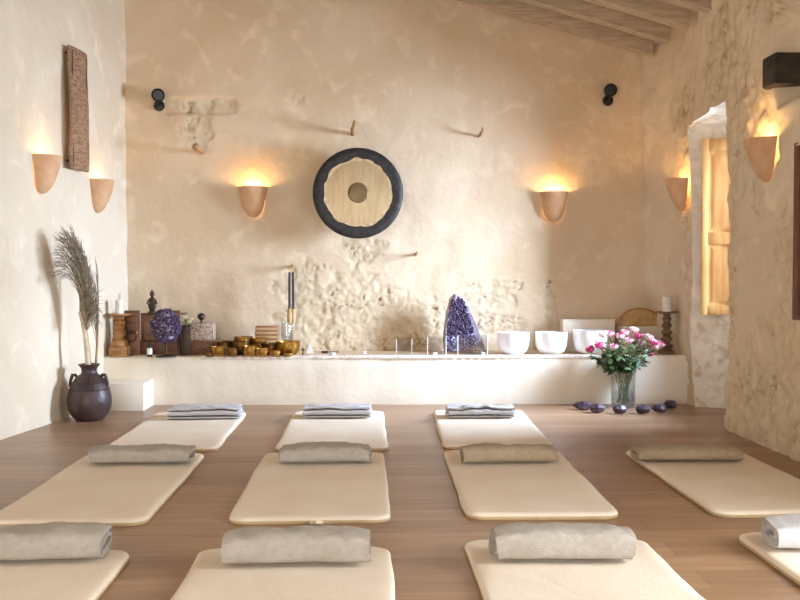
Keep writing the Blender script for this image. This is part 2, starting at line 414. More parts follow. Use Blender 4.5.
def panel_door(w, h, t, panels, mname, rows=((.06, .46), (.52, .94))):
    """framed leaf with raised panels, in local x (width), y (thickness), z"""
    s_ = .055; mb = MB()
    mb.rbox(0, s_, -t/2, t/2, 0, h, .003); mb.rbox(w-s_, w, -t/2, t/2, 0, h, .003)
    zs = [0]+sum([[a*h, b_*h] for a, b_ in rows], [])+[h]
    for k in range(0, len(zs), 2): mb.rbox(s_-.003, w-s_+.003, -t/2, t/2, zs[k], zs[k+1], .003)
    pb = []
    for a, b_ in rows:
        q = MB(); q.rbox(s_-.004, w-s_+.004, -t/2+.012, t/2-.012, a*h-.004, b_*h+.004, .004)
        for sgn in (-1, 1):
            g = .035; yv = sgn*(t/2-.012); yo = sgn*(t/2-.003)
            X0, X1, Z0, Z1 = s_+.02, w-s_-.02, a*h+.02, b_*h-.02
            v_ = [(X0, yv, Z0), (X1, yv, Z0), (X1, yv, Z1), (X0, yv, Z1), (X0+g, yo, Z0+g), (X1-g, yo, Z0+g), (X1-g, yo, Z1-g), (X0+g, yo, Z1-g)]
            q.add(v_, [(0, 1, 5, 4), (1, 2, 6, 5), (2, 3, 7, 6), (3, 0, 4, 7), (4, 5, 6, 7)])
        pb.append(q)
    return mb, pb
f, pbs = panel_door(.37, 1.5, .04, 2, 'pine', rows=((.055, .40), (.47, .93)))
sh = thing('window_shutter', 'pine panelled shutter folded open against the whitewashed window reveal', 'shutter', (2.885, 7.63, .81))
sh.rotation_euler.z = math.radians(-20)
f.build('shutter_frame', M['pine'], sh, angle=30)
for q in pbs: q.build('panel', M['pine'], sh, angle=20)
for hz in (.22, 1.28): MB().tube([(.365, -.02, hz-.04), (.365, -.02, hz+.04)], .008).build('hinge', M['black'], sh)

# window 2: brown wooden window, closed
f, pbs = panel_door(.66, 1.06, .045, 2, 'brown', rows=((.07, .48), (.54, .93)))
w2 = bpy.data.objects.new('window_2', None); col.objects.link(w2); struct(w2); w2.location = (2.70, 4.10, .87)
fr = MB()
fr.rbox(-.03, .03, 0, .07, 0, 1.10, .004); fr.rbox(-.03, .03, 1.36, 1.43, 0, 1.10, .004); fr.rbox(-.03, .03, .06, 1.37, 0, .03, .004); fr.rbox(-.03, .03, .06, 1.37, 1.06, 1.10, .004)
o = fr.build('window_frame', M['brown'], w2)
for k in (0, 1):
    for q, nm in [(panel_door(.645, 1.03, .035, 2, '', rows=((.07, .48), (.54, .93))), 'x')]:
        o = q[0].build('sash', M['brown'], w2, loc=(0, .07+.65*k, .03), rz=PI/2, angle=30)
        for pb in q[1]: pb.build('panel', M['brown'], o, angle=20)
# dark beam end in the right wall over the near lamp
mb = MB()
def beam_pt(u, v): pass
mb.rbox(2.605, 3.0, 5.66, 5.86, 2.365, 2.57, .02)
bm_ = mb.build('timber_beam', M['darkwood'], bevel=0); tag(bm_, 'short dark timber beam end jutting from the right wall above the nearest lamp', 'beam')

# wall behind the camera; its wide opening is added to bring in ambient light
mb = MB()
fy = YF; xl = XL(fy)-.1
for a in ((xl, -2.9, -.05, 5.4), (-.5, 2.9, -.05, 5.4), (-2.9, -.5, 2.4, 5.4)):
    mb.box(a[0], a[1], fy-.3, fy, a[2], a[3])
struct(mb.build('wall_front', M['left'], smooth=False))
# floor
mb = MB(); mb.box(-3.9, 3.6, -3.0, YB+.1, -.12, 0)
struct(mb.build('floor', M['floor'], smooth=False))
# ceiling boards and rafters
mb = MB(); n = 40
xa, xb = -3.9, 3.4
vs = []
for k, (yy_) in enumerate((YF-.3, YB+.2)):
    for t in (0, .06):
        vs += [(xa, yy_, ZC(xa)+t), (xb, yy_, ZC(xb)+t)]
mb.add(vs, [(0, 1, 5, 4), (2, 6, 7, 3), (0, 4, 6, 2), (1, 3, 7, 5), (0, 2, 3, 1), (4, 5, 7, 6)])
struct(mb.build('ceiling', M['ceiling'], smooth=False))
k = 0; Yr = 8.33
while Yr > YF:
    mb = MB(); w = .10; hgt = .125
    def rp(u, v_, _Y=Yr):
        X = -3.4+(2.665+3.4)*u
        corners = [(-w/2, -hgt), (w/2, -hgt), (w/2, 0), (-w/2, 0), (-w/2, -hgt)]
        q = v_*4; i = min(3, int(q)); t = q-i
        cy = corners[i][0]*(1-t)+corners[i+1][0]*t; cz = corners[i][1]*(1-t)+corners[i+1][1]*t
        wv = .006*fbm((X, _Y*3, 0), 1.2, 2)
        return (X, _Y+cy+wv, ZC(X)+cz+wv)
    mb.grid(rp, 60, 4)
    o = mb.build('ceiling_rafter', M['rafter'], angle=30)
    struct(o)
    k += 1; Yr -= .47

# ------------------------------------------------------------------ ledge and step
LZ = .43; LY = 7.96
mb = MB()
def ledge_profile():
    return [(0, LY+.005), (.1, LY), (.2, LY+.004), (.3, LY), (LZ-.03, LY+.002), (LZ-.012, LY+.006), (LZ-.003, LY+.018), (LZ, LY+.04), (LZ, LY+.2), (LZ, LY+.4), (LZ, YB+.02)]
pr = ledge_profile(); n = 160; xa, xb = XL(LY)-.02, 2.95; vs = []
for i in range(n+1):
    X = xa+(xb-xa)*i/n
    for z, y in pr:
        d = .010*fbm((X, y, z), 1.8, 3)+.003*fbm((X, y, z), 12, 2)
        vs.append((X, y-(X*.02)+d if y < YB else y, z+(.4*d if z > .2 else 0)))
mp_ = len(pr)
for i in range(n):
    for j in range(mp_-1):
        mb.f.append((i*mp_+j, (i+1)*mp_+j, (i+1)*mp_+j+1, i*mp_+j+1)); mb.mi.append(1 if j >= 7 else 0)
mb.v = vs
struct(mb.build('trim_ledge', [M['ledge'], M['ledgetop']], fix=False))
mb = MB(); mb.rbox(-2.34, -1.87, 7.67, 8.02, -.01, .235, .014)
tag(mb.build('plaster_step', M['ledge'], bevel=0), 'low white plaster step block in front of the ledge beside the dark pot', 'step')
# rough plaster foot where ledge meets floor
mb = MB(); mb.box(XL(7.9), 2.75, 7.9, 7.99, -.005, .008)

# ------------------------------------------------------------------ mats
mats_spec = [
 # xl, yfront, ylen, width, turn, label, tie
 (-1.70, 5.85, 1.56, .735, 0, 'cream yoga mat in the farthest row beside the plaster step', 0),
 (-.585, 5.85, 1.56, .735, 0, 'cream yoga mat in the farthest row straight below the gong', 0),
 (.535, 5.87, 1.55, .735, -.035, 'cream yoga mat in the farthest row nearest to the rose vase', 0),
 (-1.74, 4.13, 1.56, .735, 0, 'whole cream yoga mat of the middle row nearest the left wall', 1),
 (-.635, 4.13, 1.56, .755, 0, 'cream yoga mat in the middle row under a grey blanket, second from the left', 1),
 (.485, 4.16, 1.55, .735, -.02, 'cream yoga mat in the middle row under the beige blanket, third from the left', 0),
 (1.655, 4.16, 1.54, .735, 0, 'cream yoga mat in the middle row beside the rough right wall', 1),
 (-1.68, 2.12, 1.57, .735, 0, 'cream yoga mat in the nearest row at the lower left corner', 0),
 (-.675, 2.12, 1.57, .78, 0, 'cream yoga mat in the nearest row, second from the left', 0),
 (.41, 2.12, 1.65, .77, 0, 'cream yoga mat in the nearest row, third from the left', 0),
 (1.60, 2.25, 1.58, .735, 0, 'cream yoga mat in the nearest row at the lower right corner', 0)]
MW = .735; MT = .034
def make_mat(i, xl, yf, ln, MW, turn, label, tie):
    t = thing('yoga_mat', label, 'yoga mat', (xl+MW/2, yf+ln/2, 0), turn, 'cream yoga mats laid out in rows')
    rc = .075; hw, hl = MW/2, ln/2
    def outline(f_, inset):
        pts = []
        for cx, cy, a0 in ((hw-rc, hl-rc, 0), (-hw+rc, hl-rc, 90), (-hw+rc, -hl+rc, 180), (hw-rc, -hl+rc, 270)):
            for k in range(7):
                a = math.radians(a0+15*k); r = rc-inset
                pts.append([cx+r*math.cos(a), cy+r*math.sin(a)])
            # edge points toward next corner
        return pts
    def dense(inset):
        p = outline(0, inset); out = []
        for k in range(len(p)):
            a = Vector(p[k]); b_ = Vector(p[(k+1) % len(p)]); n_ = max(1, int((b_-a).length/.06))
            for j in range(n_):
                q = a.lerp(b_, j/n_); out.append(q)
        return out
    base = dense(0); cnt = len(base)
    # wavy outline
    def wv(q, s=1):
        w_ = .009*fbm((q.x*1.0+i*3.7, q.y, i), 2.4, 2)
        return Vector((q.x*(1+w_/hw*1.0), q.y*(1+w_/hl)))
    rings = []; 
    for inset, z in ((.006, .0), (0, .006), (-.0, .018), (.004, .027), (.014, MT-.002)):
        sc = 1-inset/hw; scy = 1-inset/hl
        rings.append([(wv(q).x*sc, wv(q).y*scy, z+.002*fbm((q.x*5, q.y*5, i), 2, 2)*(z > .003)) for q in base])
    for s_ in (.93, .84, .7, .5, .28, .08):
        ring = []
        for q in base:
            w = wv(q); x, y = w.x*s_, w.y*(1-(1-s_)*.6 if s_ > .5 else s_*1.4*1.0)
            ring.append((x, y, MT+.0035*fbm((x+i, y, i*2.0), 3.5, 3)))
        rings.append(ring)
    mb = MB(); mb.v = [p for r in rings for p in r]
    # upper cover (from just above the floor binding) and binding part
    mbb = MB(); mbb.v = [p for r in rings[:3] for p in r]
    for a in range(len(rings)-1):
        for k in range(cnt):
            fce = (a*cnt+k, a*cnt+(k+1) % cnt, (a+1)*cnt+(k+1) % cnt, (a+1)*cnt+k)
            if a < 2: mbb.f.append(fce); mbb.mi.append(0)
            else: mb.f.append(fce); mb.mi.append(0)
    mb.f.append(tuple(range((len(rings)-1)*cnt, len(rings)*cnt))); mb.mi.append(0)
    mb.build('mat_cover', M['mat'], t, angle=70); mbb.build('edge_binding', M['matedge'], t, angle=70)
    if tie:
        tb = MB(); tx = .04*math.sin(i*2.1)+(.17 if i == 4 else .0)*0
        tb.tube([(tx-.012, -hl+.004, .012), (tx-.016, -hl-.02, .016), (tx, -hl-.03, .02), (tx+.018, -hl-.02, .017), (tx+.014, -hl+.004, .014)], .0075)
        tb.tube([(tx-.03, -hl-.012, .012), (tx+.03, -hl-.014, .013)], .009)
        tb.build('tie_strap', M['mat'], t)
for i, s_ in enumerate(mats_spec): make_mat(i, *s_)

# ------------------------------------------------------------------ blankets
def ribbon_path_roll(w, h, turns=3.2, gap=.016):
    """flattened spiral from the outside in, in (y, z)"""
    pts = []; n = int(turns*28)
    for k in range(n+1):
        a = 2*PI*k/28; sh_ = gap*k/28
        rw, rh = w/2-sh_, h/2-sh_
        if rh < gap*.6: break
        c, s_ = math.cos(a-PI*.5), math.sin(a-PI*.5); e = .5
        pts.append((math.copysign(abs(c)**e, c)*rw, math.copysign(abs(s_)**e, s_)*rh))
    return pts
def ribbon_path_fold(w, h, layers=4):
    pts = []; lt = h/layers
    for l in range(layers):
        z = -h/2+lt*(l+.5); d = 1 if l % 2 == 0 else -1
        xs = [-1+2*k/14 for k in range(15)]
        for q in xs: pts.append((d*q*(w/2-lt*.5), z))
        if l < layers-1:
            for k in range(1, 5):
                a = -PI/2+PI*k/5; pts.append((d*(w/2-lt*.5+lt*.5*math.cos(a)), z+lt/2+lt/2*math.sin(a)))
    return pts
def make_blanket(name, px0, px1, pyb, dep, h, label, mname, style='roll', seed=0, rz=0, extra=0):
    z0 = MT+.002
    a = at_z(px0, pyb, z0); b_ = at_z(px1, pyb, z0)
    W = (b_-a).length+extra; cx = (a.x+b_.x)/2+(extra/2 if extra > 0 else 0); cy = (a.y+b_.y)/2+dep/2
    th = .0145 if style == 'roll' else h/8.5
    path = ribbon_path_roll(dep-th, h-th, gap=th*1.05) if style == 'roll' else ribbon_path_fold(dep-th, h-th*.6, 4)
    P = [Vector(p) for p in path]; m_ = len(P); nx = 44
    nor = []
    for k in range(m_):
        t = (P[min(k+1, m_-1)]-P[max(k-1, 0)]); t = t.normalized() if t.length > 1e-9 else Vector((1, 0)); nor.append(Vector((-t.y, t.x)))
    loop = [P[k]+nor[k]*th*.47 for k in range(m_)]+[P[k]-nor[k]*th*.47 for k in range(m_-1, -1, -1)]
    vs = []; c = len(loop)
    for i in range(nx+1):
        u = i/nx; x = (u-.5)*W
        for q_i, q in enumerate(loop):
            k_ = q_i if q_i < m_ else 2*m_-1-q_i
            lay = k_/m_
            xe = x+(abs(u-.5)*2)**8*math.copysign(1, u-.5)*.022*noise.noise(Vector((lay*9+seed, seed*2.3, 0)))
            amp = .010 if style == 'roll' else .007
            dz = amp*fbm((x*1.0+seed, q.x*2, seed), 4.5, 3); dy = amp*1.2*fbm((x+seed+9, 0, q.y*3), 3.2, 3)
            top = sstep(-h/2, h/2, q.y)
            if style == 'rumple': dz += .014*fbm((x+seed, q.x, 0), 9, 3)*top; dy += .012*fbm((x, seed, 2), 8, 2)
            zz = q.y+h/2+dz*top
            sag = 1-.10*(abs(u-.5)*2)**6
            # creases
            zz -= .012*top*max(0, fbm((x*4+seed, q.x*2.5, 3), 2.3, 3))+.006*top*(1-sstep(0, .12, abs(fbm((x+q.x*.8, seed, 5), 5, 2))))
            vs.append((xe, q.x*(1+.04*fbm((x+seed, 1, 0), 3, 2))+dy, max(.001, zz*sag)))
    mb = MB(); mb.v = vs
    for i in range(nx):
        for k in range(c):
            mb.f.append((i*c+k, i*c+(k+1) % c, (i+1)*c+(k+1) % c, (i+1)*c+k)); mb.mi.append(0)
    for i, rev in ((0, 1), (nx, 0)):
        for k in range(m_-1):
            f_ = (i*c+k, i*c+k+1, i*c+c-2-k, i*c+c-1-k); mb.f.append(f_ if not rev else f_[::-1]); mb.mi.append(0)
    o = mb.build(name, M[mname], loc=(cx, cy, z0), rz=rz, angle=75)
    return tag(o, label, 'blanket', 'blankets at the heads of the mats')
B = make_blanket
B('folded_blanket', 167, 238, 420, .26, .10, 'grey folded blanket in pale window light on the far mat beside the plaster step', 'blanketlit', 'fold', 1, .03)
B('folded_blanket', 303, 371, 419, .24, .10, 'grey folded blanket in pale window light on the far mat straight below the gong', 'blanketlit', 'fold', 2)
B('folded_blanket', 448, 516, 419, .22, .10, 'grey rumpled blanket in pale window light on the far mat nearest the roses', 'blanketlit', 'rumple', 3, -.02)
B('rolled_blanket', 88, 188, 467, .21, .115, 'grey rolled blanket on the middle-row mat by the left wall, open roll end showing', 'blanket', 'roll', 4, .02)
B('rolled_blanket', 279, 370, 466, .19, .115, 'grey rolled blanket on the middle-row mat in the gong column', 'blanket', 'roll', 5)
B('rolled_blanket', 464, 557, 466, .19, .115, 'beige-brown rolled blanket on the middle-row mat', 'blanketbeige', 'roll', 6)
B('rolled_blanket', 640, 745, 464, .19, .10, 'grey-brown rolled blanket on the mat beside the rough right wall', 'blanketbeige', 'roll', 7, -.02)
B('rolled_blanket', -42, 96, 568, .20, .14, 'grey rolled blanket in the lower left corner, cut off by the frame', 'blanket', 'roll', 8, .05)
B('rolled_blanket', 223, 368, 571, .19, .14, 'grey rolled blanket on the nearest-row mat, second from the left', 'blanket', 'roll', 9)
B('rolled_blanket', 497, 638, 567, .19, .14, 'pale grey rolled blanket on the nearest-row mat, third from the left', 'blanket', 'roll', 10, -.02)
B('rolled_blanket', 786, 915, 557, .24, .125, 'grey rolled blanket at the lower right edge with its spiral end facing left', 'blanketlit', 'roll', 11, -.12)

# ------------------------------------------------------------------ wall lamps
def sconce(loc, rz, label, power, tilt=0):
    """local +y is out of the wall"""
    t = thing('wall_lamp', label, 'wall lamp', loc, rz, 'half-cone plaster wall lamps')
    R, D, H = .138, .15, .285
    def sh_pt(u, v, off=0):
        a = PI*u; vv = v
        r = (R-off)*(1-.42*vv)*math.sqrt(max(0, 1-(vv*.995)**7)); d = (D-off)*(1-.62*vv**1.3)*math.sqrt(max(0, 1-(vv*.995)**6))
        return (r*math.cos(a), d*math.sin(a)-.004, -H*vv+(off*.9 if v > .9 else 0))
    mb = MB(); nu_, nv_ = 28, 22
    mb.grid(lambda u, v: sh_pt(u, v), nu_, nv_)
    mb.grid(lambda u, v: sh_pt(1-u, v, .010), nu_, nv_)
    o_ = (nu_+1)*(nv_+1)
    for i in range(nu_): mb.f.append((i, i+1, o_+nu_-i-1, o_+nu_-i)); mb.mi.append(0)
    o = mb.build('lamp_shade', M['terra'], t, fix=True, angle=50)
    bb = MB(); bb.lathe([(0, -.05), (.012, -.048), (.019, -.036), (.02, -.02), (.014, -.004), (.009, .008), (.009, .03), (0, .03)][::-1], 14, (0, .062, -.075))
    bb.build('bulb', M['bulb'], t, label='glowing warm bulb')
    hb = MB(); hb.tube([(0, 0, -.16), (0, .062, -.16), (0, .062, -.12)], .009); hb.build('lamp_holder', M['black'], t)
    ld = bpy.data.lights.new('lamp_light', 'POINT'); ld.energy = power; ld.color = (1, .62, .26); ld.shadow_soft_size = .025
    lo = bpy.data.objects.new('lamp_light', ld); col.objects.link(lo); lo.parent = t; lo.location = (0, .07, -.035)
    if tilt: t.rotation_euler.y = tilt
    return t
SP = 4.2
p = at(253, 187, YB-.02); sconce((p.x, YB-.012, p.z), PI, 'lit plaster wall lamp on the back wall beside the gong', SP)
p = at(554, 192, YB-.02); sconce((p.x, YB-.012, p.z), PI, 'lit plaster wall lamp on the back wall under the black spotlight', SP)
aL = -math.atan(.136)
def left_y(px):   # where a sight line through the photo column meets the left wall
    d = fwd*FPX + rgt*(px-400); return -3.393/(d.x/d.y-.136)
for px, py, lb, pw in ((42, 156, 'lit plaster wall lamp on the left wall, before the woven hanging', SP*.4), (97, 180, 'lit plaster wall lamp on the left wall between the woven hanging and the corner', SP*.4)):
    Y = left_y(px); p = at(px, py, Y)
    sconce((XL(Y)+.012, Y, p.z), -PI/2-math.atan(.136), lb, pw)
for px, py, lb, ti, pw in ((682, 179, 'lit tilted plaster wall lamp on the right wall at the window edge', .0, SP*.7), (765, 139, 'lit plaster wall lamp on the right wall under the dark beam end', 0, SP*1.0)):
    d = fwd*FPX + rgt*(px-400); Y = (2.82 if px < 700 else 2.66)/(d.x/d.y); p = at(px, py, Y)
    sconce((XR(Y, p.z)-.005, Y, p.z), PI/2, lb, pw)

# ------------------------------------------------------------------ gong
g = at(358, 193, 8.27); GR = .415
t = thing('gong', 'large round bronze gong with a black rim hanging on the back wall', 'gong', g)
def disc(prof, n=72, jit=0):
    mb = MB(); vs = []
    for r, y, w in prof:
        for k in range(n):
            a = 2*PI*k/n; q = r+(w*noise.noise(Vector((math.cos(a)*5, math.sin(a)*5, r*30))))
            vs.append((q*math.cos(a), y, q*math.sin(a)))
    fs = [(i*n+k, i*n+(k+1) % n, (i+1)*n+(k+1) % n, (i+1)*n+k) for i in range(len(prof)-1) for k in range(n)]
    return mb.add(vs, fs)
disc([(.312, -.014, .022), (.36, -.018, 0), (.395, -.014, 0), (.41, -.004, 0), (GR, .01, 0), (GR, .05, 0), (.405, .055, 0), (.40, .02, 0), (.36, -.008, 0), (.300, -.006, 0)]).build('gong_rim', M['gongrim'], t)
disc([(.292, -.0125, .012), (.325, -.0138, .01), (.325, -.008, .01)]).build('gong_edge', M['gonglip'], t)
disc([(.088, -.021, 0), (.12, -.020, 0), (.2, -.018, 0), (.27, -.0145, 0), (.300, -.0115, .006), (.300, 0, .006), (.1, -.006, 0), (0, -.006, 0)]).build('gong_face', M['gong'], t)
disc([(0, -.0265, 0), (.05, -.0262, 0), (.082, -.0250, 0), (.092, -.0225, 0), (.095, -.019, 0)]).build('gong_boss', M['gongmid'], t)
pg = at(357, 124, 8.27)
mb = MB(); d = pg-g
mb.tube([(-.20, .02, .36), (d.x-.008, .01, d.z+.012)], .0022, 6); mb.tube([(.17, .02, .375), (d.x+.008, .01, d.z+.012)], .0022, 6)
mb.tube([(d.x-.008, .01, d.z+.012), (d.x, .01, d.z+.022), (d.x+.008, .01, d.z+.012)], .0022, 6)
mb.build('cord', M['rope'], t)

# wooden pegs in the wall
def peg(px, py, ln, r, label, hook=.05, rz=0, knob=False):
    p = at(px, py, YB-ln)
    t = MB(); pts = [(0, ln+.03, 0), (.004, ln*.5, -.004), (0, .02, 0), (.012*hook/.05, -.005, hook*.4), (.016*hook/.05, -.012, hook)]
    if hook == 0: pts = pts[:3]+[(0, 0, 0)]
    t.tube(pts, [r*1.1, r, r, r*.95, r*.7][:len(pts)], 10)
    if knob: t.lathe([(0, r*2.6)]+[(r*2.4*math.sin(PI*k/8), r*2.4*math.cos(PI*k/8)) for k in range(1, 8)]+[(0, -r*2.4)], 12, (0, 0, 0))
    o = t.build('wall_peg', M['peg'], loc=p); o.rotation_euler.z = rz
    return tag(o, label, 'peg', 'wooden pegs in the back wall')
peg(352, 129, .30, .017, 'hooked wooden peg in the back wall holding the gong cord', .075)
peg(481, 133, .20, .012, 'small hooked wooden peg in the wall above and beside the gong, nothing hung', .05)
peg(292, 266, .24, .014, 'wooden peg holding the purple-handled mallets', 0)
peg(416, 254, .16, .013, 'bare wooden peg just below the gong', .02)
peg(196, 147, .38, .014, 'knob-ended wooden peg in the crumbled plaster at upper left', 0, 0, True)

# purple mallets hanging from the peg
for k, (px, lb) in enumerate(((289.5, 'purple-handled mallet hanging from the wall peg, the one toward the pot'), (293, 'purple-handled mallet hanging from the wall peg, the one toward the gong'))):
    p = at(px, 270, 8.33+.012*k)
    t = thing('gong_mallet', lb, 'mallet', p, 0, 'mallets hanging from the peg')
    mb = MB(); mb.tube([(0, 0, -.02), (.004*(k-.5), 0, -.36)], [.011, .011], 10); mb.build('handle', M['purple'], t)
    mb = MB(); mb.tube([(0, 0, .045), (.012*(1-2*k), 0, 0), (0, 0, -.02), (-.008*(1-2*k), 0, 0), (0, 0, .045)], .003, 6); mb.build('strap', M['rope'], t)
    mb = MB(); mb.lathe([(0, -.50), (.016, -.497), (.022, -.48), (.024, -.44), (.02, -.38), (.01, -.355), (0, -.355)], 16); mb.build('mallet_head', M['felt'], t)

# spotlights
def spot(px, py, label, flip):
    p = at(px, py, YB)
    t = thing('spotlight', label, 'spotlight', (p.x, YB-.005, p.z), 0, 'black spotlights high on the back wall')
    mb = MB(); mb.lathe([(0, 0), (.05, 0), (.052, .012), (.045, .03), (0, .034)], 24); o = mb.build('wall_plate', M['black'], t); o.rotation_euler.x = PI/2; o.location = (-.005, .0, -.085)
    mb = MB(); mb.tube([(-.005, -.03, -.085), (0, -.07, -.06), (0, -.09, -.02)], .01); mb.build('bracket', M['black'], t)
    mb = MB(); mb.lathe([(0, 0), (.04, .0), (.052, .015), (.058, .06), (.06, .13), (.055, .132), (.05, .11), (.046, .1), (0, .1)], 28); o = mb.build('lamp_head', M['black'], t)
    o.location = (0, -.03, 0); o.rotation_euler = (math.radians(96), 0, math.radians(8*flip))
spot(608, 92, 'black spotlight on the shaded end of the back wall under the rafters', -1)
spot(160, 97, 'black spotlight on the back wall over the crumbled plaster, toward the left wall', 1)

# textile on left wall
Ya, Yb_ = left_y(64), left_y(81.5); p0 = at(64, 45, Ya); p1 = at(64, 168, Ya)
t = thing('wall_hanging', 'narrow brown woven hanging on the left wall between two lamps', 'wall hanging', (XL(Ya)+.06, Ya, p1.z))
dirw = Vector((XL(Yb_)-XL(Ya), Yb_-Ya, 0)); wl = dirw.length; dirn = dirw.normalized(); nn = Vector((dirn.y, -dirn.x, 0)); HH = p0.z-p1.z
mb = MB()
def hp(u, v):
    w_ = .006*math.sin(v*PI*1.5)+.01*fbm((u, v*2, 3), 2, 2)
    q = dirn*(u*wl)+nn*(w_+.012*math.sin(u*PI)); return (q.x, q.y, v*HH*(1-.0*u)+.02*(u-.5)*0)
mb.grid(hp, 14, 60)
mb.build('woven_cloth', M['textile'], t, solid=.022)
mb = MB(); q1 = nn*(-.025); 
for zz in (.06, HH-.06): MB().tube([q1+Vector((0, 0, zz)), q1+dirn*wl+Vector((0, 0, zz))], .012).build('batten', M['darkwood'], t)
mb = MB()
for k in range(5):
    u = .1+.2*k
    q = dirn*(u*wl)+nn*.012; mb.tube([q+Vector((0, 0, .03)), q+Vector((0, 0, HH-.03))], .0035, 6)
mb.build('raised_cord', M['darkwood'], t)

# ------------------------------------------------------------------ pot and palms
F = at_z(89.5, 415, 0); F.y = 7.2; F.x = at(89.5, 400, 7.2).x
t = thing('clay_pot', 'dark brown round clay pot on the floor by the step', 'pot', (F.x, F.y, 0))
prof = [(0, 0), (.08, 0), (.105, .006), (.138, .04), (.162, .09), (.172, .14), (.170, .185), (.158, .235), (.138, .285), (.115, .325), (.085, .355), (.062, .372), (.058, .39), (.062, .415), (.080, .436), (.084, .446), (.074, .448), (.056, .43), (.048, .40), (.05, .37), (.09, .33), (.14, .24), (.155, .15), (.12, .06), (.05, .02), (0, .02)]
MB().lathe(prof, 48, wob=.015).build('pot_body', M['pot'], t, angle=60)
mb = MB()
for zz, rr in ((.305, .128), (.25, .154)): mb.lathe([(rr-.006, zz-.007), (rr+.004, zz), (rr-.008, zz+.007)], 48)
mb.build('raised_band', M['pot'], t)
for s_ in (-1, 1):
    mb = MB(); mb.tube([(s_*.09, -.01, .34), (s_*.108, -.012, .362), (s_*.126, -.012, .362), (s_*.137, -.012, .335), (s_*.146, -.01, .30), (s_*.145, -.01, .265)], [.012, .013, .013, .013, .012, .011], 10)
    mb.build('handle', M['pot'], t)
def bez(p0, p1, p2, p3, n=14):
    p0, p1, p2, p3 = map(Vector, (p0, p1, p2, p3)); return [((1-s)**3*p0+3*(1-s)**2*s*p1+3*(1-s)*s*s*p2+s**3*p3) for s in [i/n for i in range(n+1)]]
def w(px, py, Y=7.2): return at(px, py, Y)
# main frond: pale thick stem, then a bunch of strands bending over to the left
rnd = random.Random(5)
t = thing('dried_palm_bunch', 'big dried palm bunch with thick pale stem arching out of the dark pot', 'dried palm', w(88.5, 408))
O = w(88.5, 408)
st_ = bez(w(90, 398), w(88, 350), w(86, 330), w(80, 312, 7.2))
mb = MB(); mb.tube([p-O for p in st_], [.026-.010*i/14 for i in range(15)], 10); mb.build('stem', M['palmstem'], t)
mb = MB()
ctrl = [(49, 282, 6.92), (50, 262, 6.90), (55, 240, 6.88), (60, 230, 6.9), (68, 229, 6.93), (76, 238, 6.98), (84, 254, 7.05), (90, 274, 7.1), (95, 300, 7.12), (97, 326, 7.14)]
for k in range(270):
    u = rnd.random()**.8*(len(ctrl)-1.001); i0 = int(u); fr_ = u-i0
    tx, ty, tY = [ctrl[i0][q]*(1-fr_)+ctrl[i0+1][q]*fr_ for q in range(3)]
    shr = rnd.random()**2*.45
    tx = tx*(1-shr)+80*shr+rnd.uniform(-3, 3); ty = ty*(1-shr)+300*shr+rnd.uniform(-3, 4)
    tY = max(6.8, tY+rnd.uniform(-.06, .10)); tip = w(max(tx, 51.5), ty, tY)
    s0 = st_[rnd.randint(9, 14)]
    chord = tip-s0; bow = (1-u/9)*.22+.05
    c1 = s0+chord*.35+Vector((bow*.35, 0, bow*.75)); c2 = s0+chord*.8+Vector((bow*.2, 0, bow*.7))
    path = bez(s0, c1, c2, tip, 12)
    path = [p+Vector((rnd.uniform(-1, 1), rnd.uniform(-1, 1), rnd.uniform(-1, 1)))*.0018 for p in path]
    mb.tube([p-O for p in path], [.0034-.0018*i/12 for i in range(13)], 4, cap=False)
    for q in range(3):
        i1 = rnd.randint(5, 11); b1 = path[i1]; dr = (path[i1]-path[i1-1]).normalized()
        e = b1+dr*.06+Vector((rnd.uniform(-.03, .03), rnd.uniform(-.03, .03), rnd.uniform(-.035, .01)))
        mb.tube([b1-O, (b1.lerp(e, .5)+Vector((0, 0, .006)))-O, e-O], [.0024, .002, .0012], 3, cap=False)
mb.build('strands', M['palm'], t)
t = thing('dried_palm_bunch', 'slim dried palm branch rising on the corner side of the pot', 'dried palm', w(93, 408))
O = w(93, 408); st_ = bez(w(92, 398), w(97, 360), w(99, 330), w(96, 300))
mb = MB(); mb.tube([p-O for p in st_], [.012-.006*i/14 for i in range(15)], 8); mb.build('stem', M['peg'], t)
mb = MB()
for k in range(34):
    s0 = st_[rnd.randint(6, 14)]; tip = w(rnd.uniform(82, 97), rnd.uniform(252, 300), 7.2+rnd.uniform(-.06, .06))
    path = bez(s0, s0+Vector((.02, 0, .12)), tip+Vector((.02, 0, -.1)), tip, 9)
    mb.tube([p-O for p in path], [.003-.0015*i/9 for i in range(10)], 4, cap=False)
mb.build('strands', M['palm'], t)

# ------------------------------------------------------------------ things on the ledge
def lp(px, Y=8.1):   # point on the ledge top in a photo column, at depth Y
    p = at(px, 350, Y); return Vector((p.x, Y, LZ+.001))
SC = 110.0
def candle(t0, z, r, h, name_label):
    c = thing('pillar_candle', name_label, 'candle', (t0.x, t0.y, z)); MB().lathe([(0, 0), (r, 0), (r, h-.004), (r-.004, h), (r*.6, h-.004), (0, h-.007)], 24).build('wax', M['candle'], c)
    mb = MB(); mb.tube([(0, 0, h-.01), (.001, 0, h+.004), (.003, 0, h+.012)], .0015, 5); mb.build('wick', M['wick'], c)
